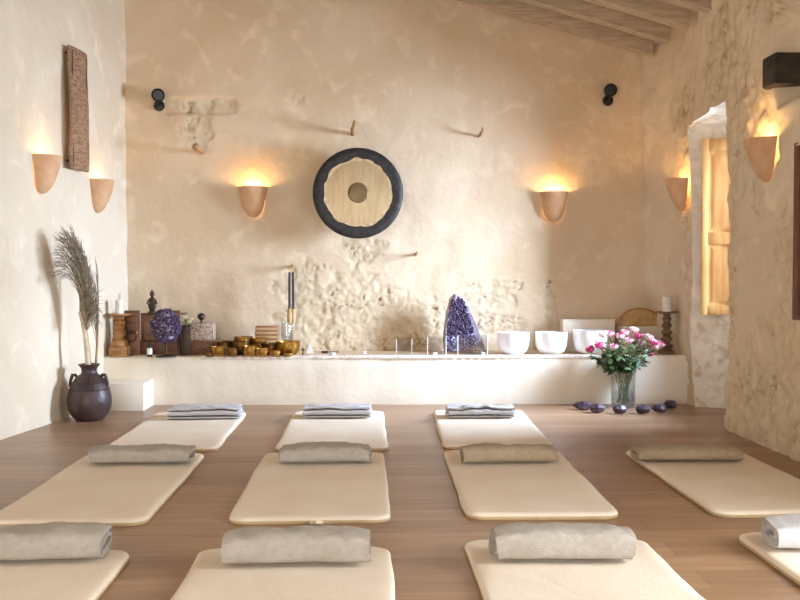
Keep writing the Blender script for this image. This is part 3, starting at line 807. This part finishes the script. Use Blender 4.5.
# left holder
b0 = lp(119.5, 8.06)
t = thing('candle_holder', 'carved light wood candle holder on the ledge near the left wall', 'candle holder', b0)
MB().rbox(-.08, .08, -.06, .06, 0, .09, .008).build('base', M['holder'], t)
MB().lathe([(.0, .088), (.072, .09), (.076, .115), (.068, .14), (.045, .15), (.05, .17), (.058, .2), (.052, .23), (.038, .25), (.035, .27), (.05, .285), (.052, .31), (.036, .325), (.04, .35), (.0, .352)], 28, wob=.05).build('stem', M['holder'], t)
MB().lathe([(.0, .35), (.05, .352), (.105, .362), (.11, .372), (.10, .376), (.0, .372)], 30).build('drip_plate', M['holder'], t)
candle(b0, b0.z+.375, .034, .125, 'white pillar candle on the carved light wood holder')
# right holder
b0 = lp(666.5, 8.08)
t = thing('candle_holder', 'turned grey-brown wood candle holder on the ledge near the right wall', 'candle holder', b0)
pr_ = [(0, 0), (.075, 0), (.078, .015), (.07, .03), (.045, .04)]
for k in range(5): z = .05+.062*k; pr_ += [(.03, z), (.058-.004*k, z+.018), (.058-.004*k, z+.03), (.03, z+.046)]
pr_ += [(.035, .365), (.0, .367)]
MB().lathe(pr_, 28).build('stem', M['oldwood'], t)
MB().lathe([(.0, .365), (.05, .366), (.10, .376), (.105, .388), (.095, .388), (.0, .384)], 30).build('drip_plate', M['oldwood'], t)
candle(b0, b0.z+.387, .040, .135, 'white pillar candle on the turned grey-brown holder')

# wooden cabinet with open doors
cb = lp(158, 8.30)
t = thing('wooden_cabinet', 'small brown wooden cabinet with open doors behind the purple geode', 'cabinet', cb)
mb = MB(); mb.rbox(-.17, .27, -.07, .07, 0, .12, .005); mb.build('base_box', M['cabinet'], t)
MB().rbox(-.165, .155, .045, .07, .12, .36, .004).build('back_panel', M['carved'], t, label='pinkish carved back panel')
for x0_, lab in ((-.27, ''), (.09, '')):
    d_ = MB(); d_.rbox(x0_, x0_+.135, -.13, -.10, .0, .40, .005); d_.rbox(x0_+.02, x0_+.115, -.138, -.128, .04, .18, .004); d_.rbox(x0_+.02, x0_+.115, -.138, -.128, .22, .37, .004)
    dd = d_.build('door', M['cabinet'], t)
    q = MB(); q.lathe([(0, 0), (.012, .004), (.016, .014), (.008, .022), (0, .024)], 14); k_ = q.build('knob', M['brass'], dd, loc=(x0_+.11, -.135, .2)); k_.rotation_euler.x = PI/2
    MB().rbox(x0_+.005, x0_+.13, -.10, .07, .0, .02, .002).build('hinge_rail', M['cabinet'], t)
q = MB(); q.lathe([(0, 0), (.02, .004), (.024, .014), (.01, .02), (0, .022)], 16); o = q.build('knob', M['brass'], t, loc=(.19, -.07, .07)); o.rotation_euler.x = PI/2
MB().rbox(-.14, .26, -.07, .07, .36, .372, .003).build('top_board', M['cabinet'], t)
# statue on cabinet
sb = lp(152.5, 8.27); sb.z += .373
mb = MB(); mb.lathe([(0, 0), (.036, 0), (.036, .012), (.022, .02), (.028, .04), (.036, .06), (.026, .085), (.03, .11), (.034, .125), (.016, .142), (.012, .15), (.021, .16), (.024, .175), (.018, .19), (.008, .2), (.006, .212), (0, .214)], 20, sy=.8, wob=.12)
mb.tube([(-.03, 0, .12), (-.042, -.01, .09), (-.02, -.028, .075)], .008); mb.tube([(.03, 0, .12), (.042, -.01, .09), (.02, -.028, .075)], .008)
tag(mb.build('figurine', M['statue'], loc=sb), 'small dark bronze figurine standing on the wooden cabinet', 'figurine')
# black iron curl between holder and cabinet
ib = lp(131, 8.10)
mb = MB(); mb.tube([(-.0+.045*math.cos(a), 0, .17+.045*math.sin(a)) for a in [k*PI/9 for k in range(-6, 10)]], .006, 8); mb.tube([(-.02, 0, 0), (-.02, 0, .13)], .006, 8)
mb.lathe([(0, 0), (.04, 0), (.04, .008), (0, .012)], 18, (-.02, 0, 0))
tag(mb.build('iron_hook', M['black'], loc=ib), 'black iron ring on a short stand between candle holder and cabinet', 'ornament')
# amethyst geode on stand
def geode(name, parent, blob, n, mname, size, seed, loc=(0, 0, 0), front=True):
    r_ = random.Random(seed); mb = MB()
    for k in range(n):
        p, nrm = blob(r_); s = size*r_.uniform(.6, 1.35); ax = (nrm+Vector((r_.uniform(-.5, .5), r_.uniform(-.5, .5), r_.uniform(-.5, .5)))).normalized()
        a = ax.orthogonal().normalized(); b_ = ax.cross(a); vs = []
        for h, rr in ((-1.0, .8), (.35, .8)):
            for j in range(6): an = PI*j/3+k; vs.append(p+ax*h*s+(a*math.cos(an)+b_*math.sin(an))*rr*s)
        vs.append(p+ax*s*1.25)
        mb.add(vs, [(j, (j+1) % 6, 6+(j+1) % 6, 6+j) for j in range(6)]+[(6+j, 6+(j+1) % 6, 12) for j in range(6)])
    return mb.build(name, M[mname], parent, loc=loc, smooth=False)
gb = lp(166, 8.0)
t = thing('amethyst_geode', 'round purple amethyst cluster on a thin black stand', 'geode', gb)
MB().lathe([(0, 0), (.085, 0), (.085, .008), (.02, .014), (.010, .02), (.009, .14), (0, .145)], 28).build('stand', M['black'], t)
GC = Vector((.0, .0, .27))
def shp(d_):   # cluster outline radius by direction
    return Vector((d_.x*.135, d_.y*.055, d_.z*.155))*(1+.16*noise.noise(d_*2.1+Vector((3, 0, 1))))
bm = bmesh.new(); bmesh.ops.create_icosphere(bm, subdivisions=4, radius=1)
mb = MB(); bm.verts.index_update(); mb.add([GC+shp(v.co.normalized())*.92 for v in bm.verts], [[v.index for v in f_.verts] for f_ in bm.faces]); bm.free()
mb.build('rock_shell', M['geodeshell'], t)
def bl(r_):
    d_ = Vector((r_.gauss(0, 1), r_.gauss(0, 1), r_.gauss(0, 1))).normalized(); d_.y = -abs(d_.y) if r_.random() < .85 else d_.y
    return GC+shp(d_)*.93, d_
geode('crystal_face', t, bl, 520, 'amethyst', .0125, 3)
# tiny bottle
bb_ = lp(149.5, 7.99)
t = thing('small_bottle', 'tiny dark glass bottle with a white label before the cabinet', 'bottle', bb_)
MB().lathe([(0, 0), (.020, 0), (.022, .005), (.022, .085), (.010, .105), (.009, .125), (0, .126)], 20).build('bottle_body', M['bottle'], t)
MB().lathe([(.0225, .02), (.0228, .02), (.0228, .075), (.0225, .075)], 20).build('paper_label', M['paper'], t, label='white paper label')
MB().lathe([(0, .12), (.012, .12), (.012, .145), (0, .147)], 16).build('cap', M['black'], t)
# printed box on carved box, flower cup and dark ball
q = lp(201.5, 8.25)
t = thing('carved_box', 'low dark carved wooden box beside the brass bowls', 'box', q); MB().rbox(-.118, .118, -.08, .08, 0, .112, .006).build('box_body', M['carveddark'], t); MB().rbox(-.122, .122, -.084, .084, .108, .128, .004).build('lid', M['carveddark'], t)
MB().rbox(-.118, .118, -.075, .075, 0, .155, .004)
tag(MB().rbox(-.112, .118, -.075, .075, 0, .155, .004).build('patterned_box', M['print'], loc=q+Vector((0, 0, .129))), 'grey patterned box stacked on the low carved box', 'box')
mb = MB(); mb.lathe([(0, 0), (.02, 0), (.008, .01), (.008, .02), (.022, .03), (.036, .05), (.034, .07), (.018, .085), (0, .088)], 20)
tag(mb.build('dark_ball_ornament', M['statue'], loc=q+Vector((0, 0, .285))), 'little round dark ornament on top of the patterned box', 'ornament')
q2 = lp(186, 8.16)
t = thing('dark_pedestal', 'small dark wooden pedestal between geode and patterned box', 'pedestal', q2); MB().rbox(-.04, .04, -.04, .04, 0, .26, .004).build('column', M['statue'], t); MB().rbox(-.05, .05, -.05, .05, .255, .27, .004).build('pedestal_top', M['statue'], t)
def petals(mb, c, r, n, lift, mi=0, ph=0, cup=.6, ax=Vector((0, 0, 1))):
    A = ax.normalized(); U = A.orthogonal().normalized(); V_ = A.cross(U)
    for k in range(n):
        a = 2*PI*k/n+ph; D = U*math.cos(a)+V_*math.sin(a); T = A.cross(D)
        def fn(u, v):
            ww = r*.62*math.sin(PI*min(.86, v*.8+.12)); s = (u-.5)*2
            out = r*math.sin(v*PI*.5*cup+.05)*(1-.25*s*s); up_ = r*lift*v*(1.0)-.15*r*s*s*v
            return Vector(c)+D*(out)+A*up_+T*s*ww
        mb.grid(fn, 4, 4, mi)
t = thing('cream_flowers', 'cream artificial flowers sitting on the dark pedestal', 'flowers', q2+Vector((0, 0, .271)))
for k, (dx, dz) in enumerate(((-.025, .03), (.03, .035), (0, .075), (.055, .06))):
    mb = MB(); petals(mb, (dx, -.01*k, dz-.02), .034, 6, .7, 0, k); petals(mb, (dx, -.01*k, dz-.015), .022, 5, .9, 0, k+1); mb.build('flower', M['cream'], t)
mb = MB(); mb.tube([(0, 0, 0), (0, 0, .05)], .012); mb.build('stem', M['stem'], t)

# brass singing bowls
def bowl_prof(r, h, th=.004):
    out = [(0, 0), (r*.5, 0), (r*.72, h*.10), (r*.92, h*.35), (r, h*.68), (r*.97, h*.93), (r*1.0, h)]
    inn = [(r*1.0-th, h), (r*.95-th, h*.9), (r*.97-th, h*.66), (r*.89-th, h*.35), (r*.68, h*.14+th*.5), (0, th*1.2)]
    return out+inn
bowls = [ # px, Y, z offset, r, h, mat, label
 (219, 8.02, 0, .075, .085, 'brass', 'bright brass singing bowl at the left front of the bowl group'),
 (231, 8.00, 0, .070, .075, 'bronze', 'dark bronze singing bowl, second along the front of the bowl group'),
 (226, 8.25, 0, .085, .115, 'bronze', 'taller bronze singing bowl behind the two left front bowls'),
 (241, 8.12, 0, .080, .13, 'bronze', 'deep dark bronze singing bowl in the middle of the group'),
 (250, 8.00, 0, .068, .09, 'brass', 'rounded brass singing bowl in the front centre of the group'),
 (262, 7.995, 0, .066, .07, 'brass', 'shallow bright brass singing bowl right of the rounded front one'),
 (275, 7.995, 0, .060, .05, 'brass', 'flat little brass bowl in front of the big open bowl'),
 (244, 8.32, 0, .09, .15, 'bronze', 'bronze singing bowl in the back row of the group, left of the slatted box'),
 (258, 8.20, 0, .085, .11, 'bronze', 'bronze singing bowl carrying another bowl behind the front row'),
 (258, 8.20, .075, .070, .075, 'brass', 'brass bowl nested in another, topmost of the stack'),
 (271, 8.12, 0, .065, .105, 'bronze', 'bronze singing bowl close against the big open bowl'),
 (243, 8.12, .09, .060, .07, 'brass', 'small brass bowl nested in the deep dark one'),
 (288, 7.985, 0, .048, .030, 'brass', 'tiny brass dish right under the big open bowl'),
 (209, 8.00, 0, .045, .035, 'bronze', 'tiny bronze dish at the left end of the bowl group')]
for px, Y, dz, r, h, mn, lb in bowls:
    q = lp(px, Y); q.z += dz+.0005
    tag(MB().lathe(bowl_prof(r, h), 36).build('singing_bowl', M[mn], loc=q, angle=60), lb, 'singing bowl', 'brass singing bowls on the ledge')
q = lp(288, 8.10)
tag(MB().lathe(bowl_prof(.112, .125, .005), 44).build('brass_bowl', M['brass'], loc=q, angle=60), 'biggest brass bowl, smooth and open, at the right end of the bowls', 'bowl')
# slatted box (chime) behind bowls
q = lp(267, 8.33)
t = thing('slatted_box', 'reddish-brown slatted wooden box behind the brass bowls', 'box', q)
MB().rbox(-.10, .10, -.05, .05, 0, .25, .006).build('box_body', M['copper'], t)
for k in range(5): MB().rbox(-.104, .104, -.058, -.048, .06+.038*k, .083+.038*k, .003).build('slat', M['felt'], t)
# yellow flower head
q = lp(216, 7.985)
mb = MB(); petals(mb, (0, 0, .002), .03, 7, .45); petals(mb, (0, 0, .006), .02, 6, .7, 0, .4)
tag(mb.build('yellow_flower', M['yellow'], loc=q), 'yellow flower head lying before the brass bowls', 'flower')
# glass jar
q = lp(287, 8.36)
tag(MB().lathe([(0, 0), (.05, 0), (.055, .01), (.055, .24), (.05, .26), (.052, .28), (.048, .28), (.046, .26), (.05, .238), (.05, .012), (0, .01)], 28).build('glass_jar', M['glass'], loc=q), 'tall clear glass jar behind the big brass bowl', 'jar')
q = lp(303, 8.05)
mb = MB(); mb.lathe([(0, 0), (.016, 0), (.010, .01), (.006, .03), (.008, .045), (.018, .055), (.020, .06), (0, .062)], 16); mb.tube([(0, 0, .06), (0, 0, .085)], .004)
tag(mb.build('small_bell', M['bronze'], loc=q), 'little bronze hand bell just right of the big brass bowl', 'bell')
q = lp(276, 8.02+.0)
# white folded card
mb = MB(); mb.add([(-.035, -.02, 0), (.035, -.02, 0), (0, 0, .09), (-.035, .025, 0), (.035, .025, 0), (-.004, 0, .09)], [(0, 1, 2, 5), (3, 5, 2, 4)])
tag(mb.build('folded_card', M['paper'], loc=lp(310, 8.28), solid=.002, smooth=False), 'small white folded card on the ledge behind the hand bell', 'card')
mb = MB(); mb.rbox(-.06, .0, -.012, .012, 0, .02, .004); mb.tube([(0, 0, .010), (.10, 0, .010)], .0045)
tag(mb.build('incense_holder', M['statue'], loc=lp(328, 8.30)), 'dark incense holder lying by the exposed masonry', 'incense holder')
for px, Y, lb in ((333, 8.0, 'white tea light on the runner right of the brass bowls'), (435, 7.99, 'white tea light before the clear display boxes'), (364, 8.15, 'tiny white tea light under the middle of the masonry'), (483, 7.99, 'white tea light between amethyst and first white bowl')):
    t = thing('tea_light', lb, 'tea light', lp(px, Y)+Vector((0, 0, .004)), 0, 'tea lights on the ledge')
    MB().lathe([(0, 0), (.02, 0), (.021, .025), (.019, .026), (.018, .005), (0, .004)], 20).build('cup', M['paper'], t); MB().lathe([(0, .004), (.0175, .005), (.0175, .02), (0, .021)], 16).build('wax', M['candle'], t)
# small white shells along the front edge
rnd = random.Random(11)
shell_px = [212, 312, 352, 372, 392, 412, 446, 452, 468, 476, 548, 556]
# patterned cloth runner along the ledge front
mb = MB(); xa, xb = lp(200, 8).x, lp(606, 8).x; n = 260
def runner(u, v):
    X = xa+(xb-xa)*u; yo = LY-X*.02-.004
    pts = [(yo-.002, LZ-.016-.008*abs(math.sin(u*150))), (yo-.001, LZ-.006), (yo+.02, LZ+.006), (yo+.10, LZ+.004)]
    q = v*3; i = min(2, int(q)); s = q-i
    return (X, pts[i][0]*(1-s)+pts[i+1][0]*s+.003*fbm((X, 0, 0), 6, 2), pts[i][1]*(1-s)+pts[i+1][1]*s+.0015*fbm((X, v, 0), 20, 2))
mb.grid(runner, 600, 6)
tag(mb.build('cloth_runner', M['lacecloth'], solid=.002), 'white patterned cloth runner with a fringed edge along the ledge front', 'runner')
# display boxes
def clear_box(px0, px1, Y, h, dp, label):
    a, b_ = lp(px0, Y), lp(px1, Y); w_ = (b_.x-a.x)/2; q = (a+b_)/2
    t = thing('display_box', label, 'display box', q, 0, 'clear display boxes on the ledge')
    th = .004; mb = MB()
    mb.box(-w_, w_, -dp/2, -dp/2+th, 0, h); mb.box(-w_, w_, dp/2-th, dp/2, 0, h); mb.box(-w_, -w_+th, -dp/2+th, dp/2-th, 0, h); mb.box(w_-th, w_, -dp/2+th, dp/2-th, 0, h)
    mb.build('clear_side', M['acrylic'], t, smooth=False)
    for x in (-w_, w_-.006): MB().box(x, x+.006, -dp/2-.001, -dp/2+.005, 0, h+.001).build('polished_edge', M['quartz'], t, smooth=False)
clear_box(427, 446, 8.04, .165, .10, 'narrow clear display box beside the tall amethyst')
clear_box(457, 487, 8.02, .185, .10, 'wide clear display box in front of the tall amethyst')
clear_box(396, 412, 8.20, .135, .08, 'small clear display box before the exposed masonry')
# tall amethyst cathedral
q = lp(465, 8.30)
t = thing('amethyst_cathedral', 'tall wedge-shaped amethyst geode standing on the ledge', 'geode', q)
out_px = [(444, 349), (443, 330), (446, 310), (449, 297), (454, 291), (461, 293), (468, 300), (472, 312), (479, 328), (486, 349)]
OL = [Vector(((x-465)/SC*1.01, 0, max(0, (350.5-y)/SC))) for x, y in out_px]
def smooth_outline(OL, n=60):
    segs = []; 
    for i in range(len(OL)-1):
        for j in range(6): segs.append(OL[i].lerp(OL[i+1], j/6))
    segs.append(OL[-1]); return segs
so_ = smooth_outline(OL); cen = Vector((-.03, 0, .2))
mb = MB(); rr = []
for y, s in ((-.065, .80), (-.078, .93), (-.06, 1.0), (0, 1.02), (.06, .9), (.09, .6), (.10, .2)):
    ring = []
    for p in so_:
        d_ = (p-cen)*s+cen; nz_ = .012*fbm(d_+Vector((0, y*3, 5)), 9, 3); e = (p-cen).normalized()
        ring.append((d_.x+e.x*nz_, y+nz_, max(0, d_.z+e.z*nz_)))
    rr.append(ring)
c = len(so_); mb.v = [p for r_ in rr for p in r_]
for a in range(len(rr)-1):
    for k in range(c): mb.f.append((a*c+k, a*c+(k+1) % c, (a+1)*c+(k+1) % c, (a+1)*c+k)); mb.mi.append(0)
mb.f.append(tuple(range((len(rr)-1)*c, len(rr)*c))); mb.mi.append(0); mb.f.append(tuple(range(c))); mb.mi.append(0)
mb.build('rock_shell', M['geodeshell'], t, angle=60, label='pale lilac rock shell around the crystals')
inner = [(446, 332), (446, 330), (448, 310), (451, 296), (456, 293), (462, 296), (466, 304), (469, 316), (474, 330)]
IN = [((x-465)/SC, (350.5-y)/SC) for x, y in inner]
def inpoly(x, z, P_):
    r_ = False; j = len(P_)-1
    for i in range(len(P_)):
        if (P_[i][1] > z) != (P_[j][1] > z) and x < (P_[j][0]-P_[i][0])*(z-P_[i][1])/(P_[j][1]-P_[i][1])+P_[i][0]: r_ = not r_
        j = i
    return r_
def cath(r_):
    while True:
        x = r_.uniform(-.2, .1); z = r_.uniform(.15, .55)
        if inpoly(x, z, IN): return Vector((x, -.078+.01*r_.random(), z)), Vector((0, -1, 0))
geode('crystal_face', t, cath, 1000, 'amethyst', .0105, 5)
IN2 = [((x-465)/SC, (350.5-y)/SC) for x, y in [(445, 348), (446, 333), (474, 332), (481, 348)]]
def cath2(r_):
    while True:
        x = r_.uniform(-.2, .16); z = r_.uniform(.02, .17)
        if inpoly(x, z, IN2): return Vector((x, -.075, z)), Vector((0, -1, 0))
geode('pale_crystal_face', t, cath2, 150, 'amethystlight', .0125, 9)
# white crystal bowls
def qprof(r, h, th=.008):
    return [(0, 0), (r*.45, 0), (r*.68, h*.05), (r*.86, h*.18), (r*.96, h*.4), (r, h*.7), (r, h), (r-th, h), (r-th, h*.7), (r*.93-th, h*.4), (r*.8-th, h*.2), (r*.6, h*.08), (0, th)]
for px, Y, r, h, lb in ((513, 8.115, .145, .20, 'white crystal bowl closest to the amethyst'), (551, 8.13, .145, .20, 'white crystal bowl in the middle of the three'), (590, 8.15, .155, .215, 'white crystal bowl behind the roses')):
    tag(MB().lathe(qprof(r, h), 56).build('crystal_bowl', M['quartz'], loc=lp(px, Y), angle=50), lb, 'bowl', 'white crystal singing bowls')
# white box behind the bowls
t = thing('white_chest', 'cream white box behind the crystal bowls', 'box', lp(587, 8.42)); MB().rbox(-.245, .245, -.07, .07, 0, .29, .008).build('box_body', M['whitebox'], t); MB().rbox(-.25, .25, -.075, .075, .285, .305, .004).build('lid', M['whitebox'], t)
# arched wooden board on white block
q = lp(641, 8.40)
t = thing('white_plinth', 'low cream plinth under the arched tan board', 'plinth', q); MB().rbox(-.20, .18, -.08, .08, 0, .20, .008).build('plinth_body', M['whitebox'], t); MB().rbox(-.205, .185, -.084, .084, .195, .24, .006).build('plinth_top', M['whitebox'], t)
mb = MB(); arc = [(-.185, 0)]+[(-.185+.0+.37*k/24, .07+.10*math.sin(PI*k/24)**.6) for k in range(25)]+[(.185, 0)]
vs = [(x, -.02, z) for x, z in arc]+[(x, .02, z) for x, z in arc]; c = len(arc)
mb.add(vs, [tuple(range(c)), tuple(range(c, 2*c))[::-1]]+[(k, (k+1) % c, c+(k+1) % c, c+k) for k in range(c)])
t = thing('arched_board', 'arched tan board leaning upright on the cream plinth', 'board', q+Vector((-.01, .02, .2405)))
mb.build('board', M['tan'], t, bevel=.004)
mb = MB(); mb.tube([(x, -.024, z-.008) for x, z in arc[1:-1]], .007, 8); mb.build('rim', M['holder'], t)

# ------------------------------------------------------------------ rose vase
V0 = at_z(623, 407, 0)
t = thing('glass_vase', 'clear glass vase of roses on the floor before the ledge', 'vase', V0)
vp = [(0, 0), (.095, 0), (.100, .006), (.103, .05), (.104, .2), (.106, .30), (.112, .315), (.108, .317), (.101, .30), (.099, .2), (.098, .05), (.093, .02), (0, .018)]
MB().lathe(vp, 48).build('vase_glass', M['glass'], t, angle=60)
MB().lathe([(0, .0185), (.092, .021), (.097, .05), (.0975, .135), (0, .135)], 40).build('water', M['water'], t)
heads = [ # px, py, pinkness, label bit
 (591, 350, 1, 'lowest pink rose on the far left of the bouquet'), (597, 341, .6, 'pale rosebud just above the lowest left rose'), (600, 346, 1, 'deep pink rose on the left side, inside the outermost rose'),
 (603, 335, .3, 'white rose with pink edge at the upper left of the bouquet'), (610, 335, .5, 'white and pink rose second along the top from the left'), (614, 348, .8, 'pink rose low in the left centre'),
 (620, 337, .9, 'pink rose in the top centre-left'), (625, 333, .6, 'white and pink rose at the top centre'), (629, 341, .6, 'white rose with pink heart in the middle of the bouquet'),
 (634, 331, .1, 'highest white rose of the bouquet'), (637, 337, 1, 'deep pink rose below the highest white one'), (643, 335, .15, 'creamy bud right of the highest rose'),
 (648, 338, .2, 'white rose at the upper right'), (653, 343, 1, 'pink rose near the right edge, upper one'), (659, 345, .5, 'outermost white and pink rose on the right'), (648, 354, 1, 'lowest pink rose on the right side'),
 (654, 347, .4, 'pale rose tucked between the two on the right edge'), (640, 343, .2, 'white rose right of centre, half hidden in leaves')]
rnd = random.Random(21)
for i, (px, py, pk, lb) in enumerate(heads):
    Y = V0.y+rnd.uniform(-.13, .13); hp_ = at(px, py, Y)
    if hp_.y < V0.y-.1: pass
    ang = rnd.uniform(0, 2*PI); dx = hp_.x-V0.x; dy = hp_.y-V0.y
    foot = Vector((-dx*.12+.05*math.cos(ang), -dy*.15+.05*math.sin(ang), .03)); neck = Vector((dx*.34, dy*.4, .31)); top = hp_-V0
    ln_ = math.hypot(neck.x, neck.y)
    if ln_ > .09: neck.x *= .09/ln_; neck.y *= .09/ln_
    t = thing('rose', lb, 'rose', V0+Vector((0, 0, 0)), 0, 'pink and white roses in the glass vase')
    path = [foot, foot.lerp(neck, .5), neck, neck.lerp(top, .5)+Vector((dx*.02, dy*.02, .02)), top+Vector((0, 0, -.02))]
    mb = MB(); mb.tube(path, .0030, 6); mb.build('stem', M['stem'], t)
    ax = (top-neck).normalized()*.6+Vector((0, -.25, .8)); r = .048 if pk != .6 else .042
    if i in (1, 11): r = .022
    for j, (rr_, lift, cup, n_) in enumerate(((r, .95, .62, 5), (r*.78, 1.15, .55, 5), (r*.52, 1.35, .5, 4), (r*.3, 1.5, .5, 3))):
        pass
    mbo = MB(); mbi = MB()
    petals(mbo, top+Vector((0, 0, -.02)), r, 5, 1.0, 0, i, .75, ax); petals(mbo, top+Vector((0, 0, -.018)), r*.85, 5, 1.2, 0, i+.6, .6, ax)
    petals(mbi, top+Vector((0, 0, -.016)), r*.62, 5, 1.7, 0, i+.3, .6, ax); petals(mbi, top+Vector((0, 0, -.014)), r*.36, 4, 2.7, 0, i+.9, .6, ax)
    mo = 'pink' if pk >= 1 else 'palepink'; mi_ = 'palepink' if pk < .45 or pk >= 1 and i % 2 else 'pink'
    mbo.build('outer_petals', M[mo], t, label='pink outer petals' if mo == 'pink' else 'pale outer petals'); mbi.build('inner_petals', M[mi_], t, label='pink inner petals' if mi_ == 'pink' else 'pale inner petals')
    for k in range(3):
        mb = MB(); s = .42+.16*k; b0 = neck.lerp(top, s); a = rnd.uniform(0, 2*PI); D = Vector((math.cos(a), math.sin(a)*.7, rnd.uniform(-.3, .4))).normalized(); T = D.cross(Vector((0, 0, 1))).normalized(); L_ = rnd.uniform(.05, .075)
        mb.grid(lambda u, v: b0+D*L_*v+T*(u-.5)*L_*.62*math.sin(PI*min(1, v*.97+.02))+Vector((0, 0, -.25*L_*v*v)), 4, 6)
        mb.build('leaf', M['leaf'], t)
def sprig(name, label, seed, n, mname, ln0, spread, zr):
    r_ = random.Random(seed); mb = MB(); ms = MB()
    for k in range(n):
        a = r_.uniform(0, 2*PI); rad = spread*math.sqrt(r_.random()); top = Vector((rad*math.cos(a), rad*.6*math.sin(a), r_.uniform(*zr)-.28*rad))
        neck = Vector((top.x*.3, top.y*.4, .31)); foot = Vector((-top.x*.12+r_.uniform(-.05, .05), -top.y*.15+r_.uniform(-.05, .05), .03))
        pth = [foot, neck, neck.lerp(top, .5)+Vector((0, 0, .015)), top]; ms.tube(pth, .0025, 5)
        for j in range(30):
            s = -.02+.035*j; b0 = neck.lerp(top, s); a2 = r_.uniform(0, 2*PI); D = Vector((math.cos(a2), math.sin(a2), r_.uniform(-.5, .5))).normalized(); T = D.cross(Vector((0, 0, 1))).normalized(); L_ = ln0*r_.uniform(.7, 1.3)
            mb.grid(lambda u, v: b0+D*L_*v+T*(u-.5)*L_*.7*math.sin(PI*min(1, v*.97+.02))+Vector((0, 0, -.2*L_*v*v)), 3, 5)
    t = thing(name, label, 'greenery', V0)
    ms.build('stem', M['stem'], t); mb.build('leaf', M[mname], t)
    return t
sprig('rose_foliage', 'dark green leafy sprays under the rose heads in the vase', 5, 15, 'leaf', .062, .31, (.40, .66))
sprig('eucalyptus_sprigs', 'pale grey-green filler sprigs among the roses', 9, 10, 'leafpale', .034, .28, (.48, .68))

# crystals on the floor
def crystal(px0, px1, py, label, kind, seed):
    a, b_ = at_z(px0, py, 0), at_z(px1, py, 0); ln = (b_-a).length; c_ = (a+b_)/2; r = .040 if kind != 'point' else .034
    r_ = random.Random(seed)
    mb = MB(); n = 7; secs = []
    if kind == 'point': secs = [(-.5, .25), (-.44, .75), (-.1, 1), (.22, .85), (.5, .04)]
    elif kind == 'pointr': secs = [(-.5, .04), (-.2, .8), (.1, 1), (.4, .9), (.5, .4)]
    else: secs = [(-.5, .35), (-.36, .85), (0, 1), (.34, .85), (.5, .35)]
    vs = []
    for s, q in secs:
        for k in range(n):
            an = 2*PI*k/n+seed; rr_ = r*q*r_.uniform(.85, 1.12); vs.append((s*ln, rr_*math.cos(an), max(0, r+rr_*math.sin(an)*.98)))
    mb.add(vs, [(i*n+k, i*n+(k+1) % n, (i+1)*n+(k+1) % n, (i+1)*n+k) for i in range(len(secs)-1) for k in range(n)]+[tuple(range(n)), tuple(range((len(secs)-1)*n, len(secs)*n))])
    o = mb.build('amethyst_crystal', M['crystalmix'], loc=c_, smooth=False)
    o.rotation_euler.z = r_.uniform(-.15, .15)
    return tag(o, label, 'crystal', 'purple crystals on the floor before the vase')
M['crystalmix'] = mat('floor_amethyst', (92, 72, 92), (42, 30, 44), scale=16, rough=.45)
crystal(572, 591, 410, 'purple-tipped crystal farthest from the right wall of the six on the floor', 'pointr', 1)
crystal(590, 605, 413, 'second floor crystal from the left, small and dark violet', 'lump', 2)
crystal(613, 627, 414, 'round violet crystal directly in front of the glass vase', 'lump', 3)
crystal(636, 650, 414, 'blunt dark violet floor crystal just right of the vase', 'lump', 4)
crystal(651, 666, 413, 'pale pointed floor crystal, second from the right end', 'pointr', 5)
crystal(664, 677, 409, 'violet floor crystal nearest the right window opening', 'lump', 6)

# ------------------------------------------------------------------ light
W = bpy.data.worlds.new('world'); scn.world = W; W.use_nodes = True
bg = W.node_tree.nodes['Background']; bg.inputs[0].default_value = (.62, .80, 1.0, 1); bg.inputs[1].default_value = 1.2
def area(name, loc, rot, sx, sy, energy, color, spread=180):
    ld = bpy.data.lights.new(name, 'AREA'); ld.shape = 'RECTANGLE'; ld.size = sx; ld.size_y = sy; ld.energy = energy; ld.color = color; ld.spread = math.radians(spread)
    o = bpy.data.objects.new(name, ld); col.objects.link(o); o.location = loc; o.rotation_euler = rot; return o
# daylight through the window opening (points -X)
area('window_daylight', (XO+2.4, 6.5, 2.5), (0, PI/2, math.radians(-8)), 3.0, 2.4, 2500, (.64, .78, 1.0))
area('door_daylight', (XO-.02, 2.4, 1.1), (0, PI/2, 0), 2.0, 1.25, 120, (.90, .95, 1.0))
area('front_ambient_fill', (-1.7, YF-.15, 1.25), (PI/2, 0, 0), 2.3, 2.2, 95, (1.0, .93, .84))  # added fill behind the camera, raises ambient and reaches the right wall
scn.view_settings.view_transform = 'Standard'; scn.view_settings.look = 'None'; scn.view_settings.gamma = 1
scn.view_settings.use_curve_mapping = False
scn.view_settings.exposure = .55
scn.cycles.max_bounces = 10; scn.cycles.diffuse_bounces = 6; scn.cycles.transmission_bounces = 8
scn.cycles.use_denoising = True; scn.cycles.sample_clamp_indirect = 4
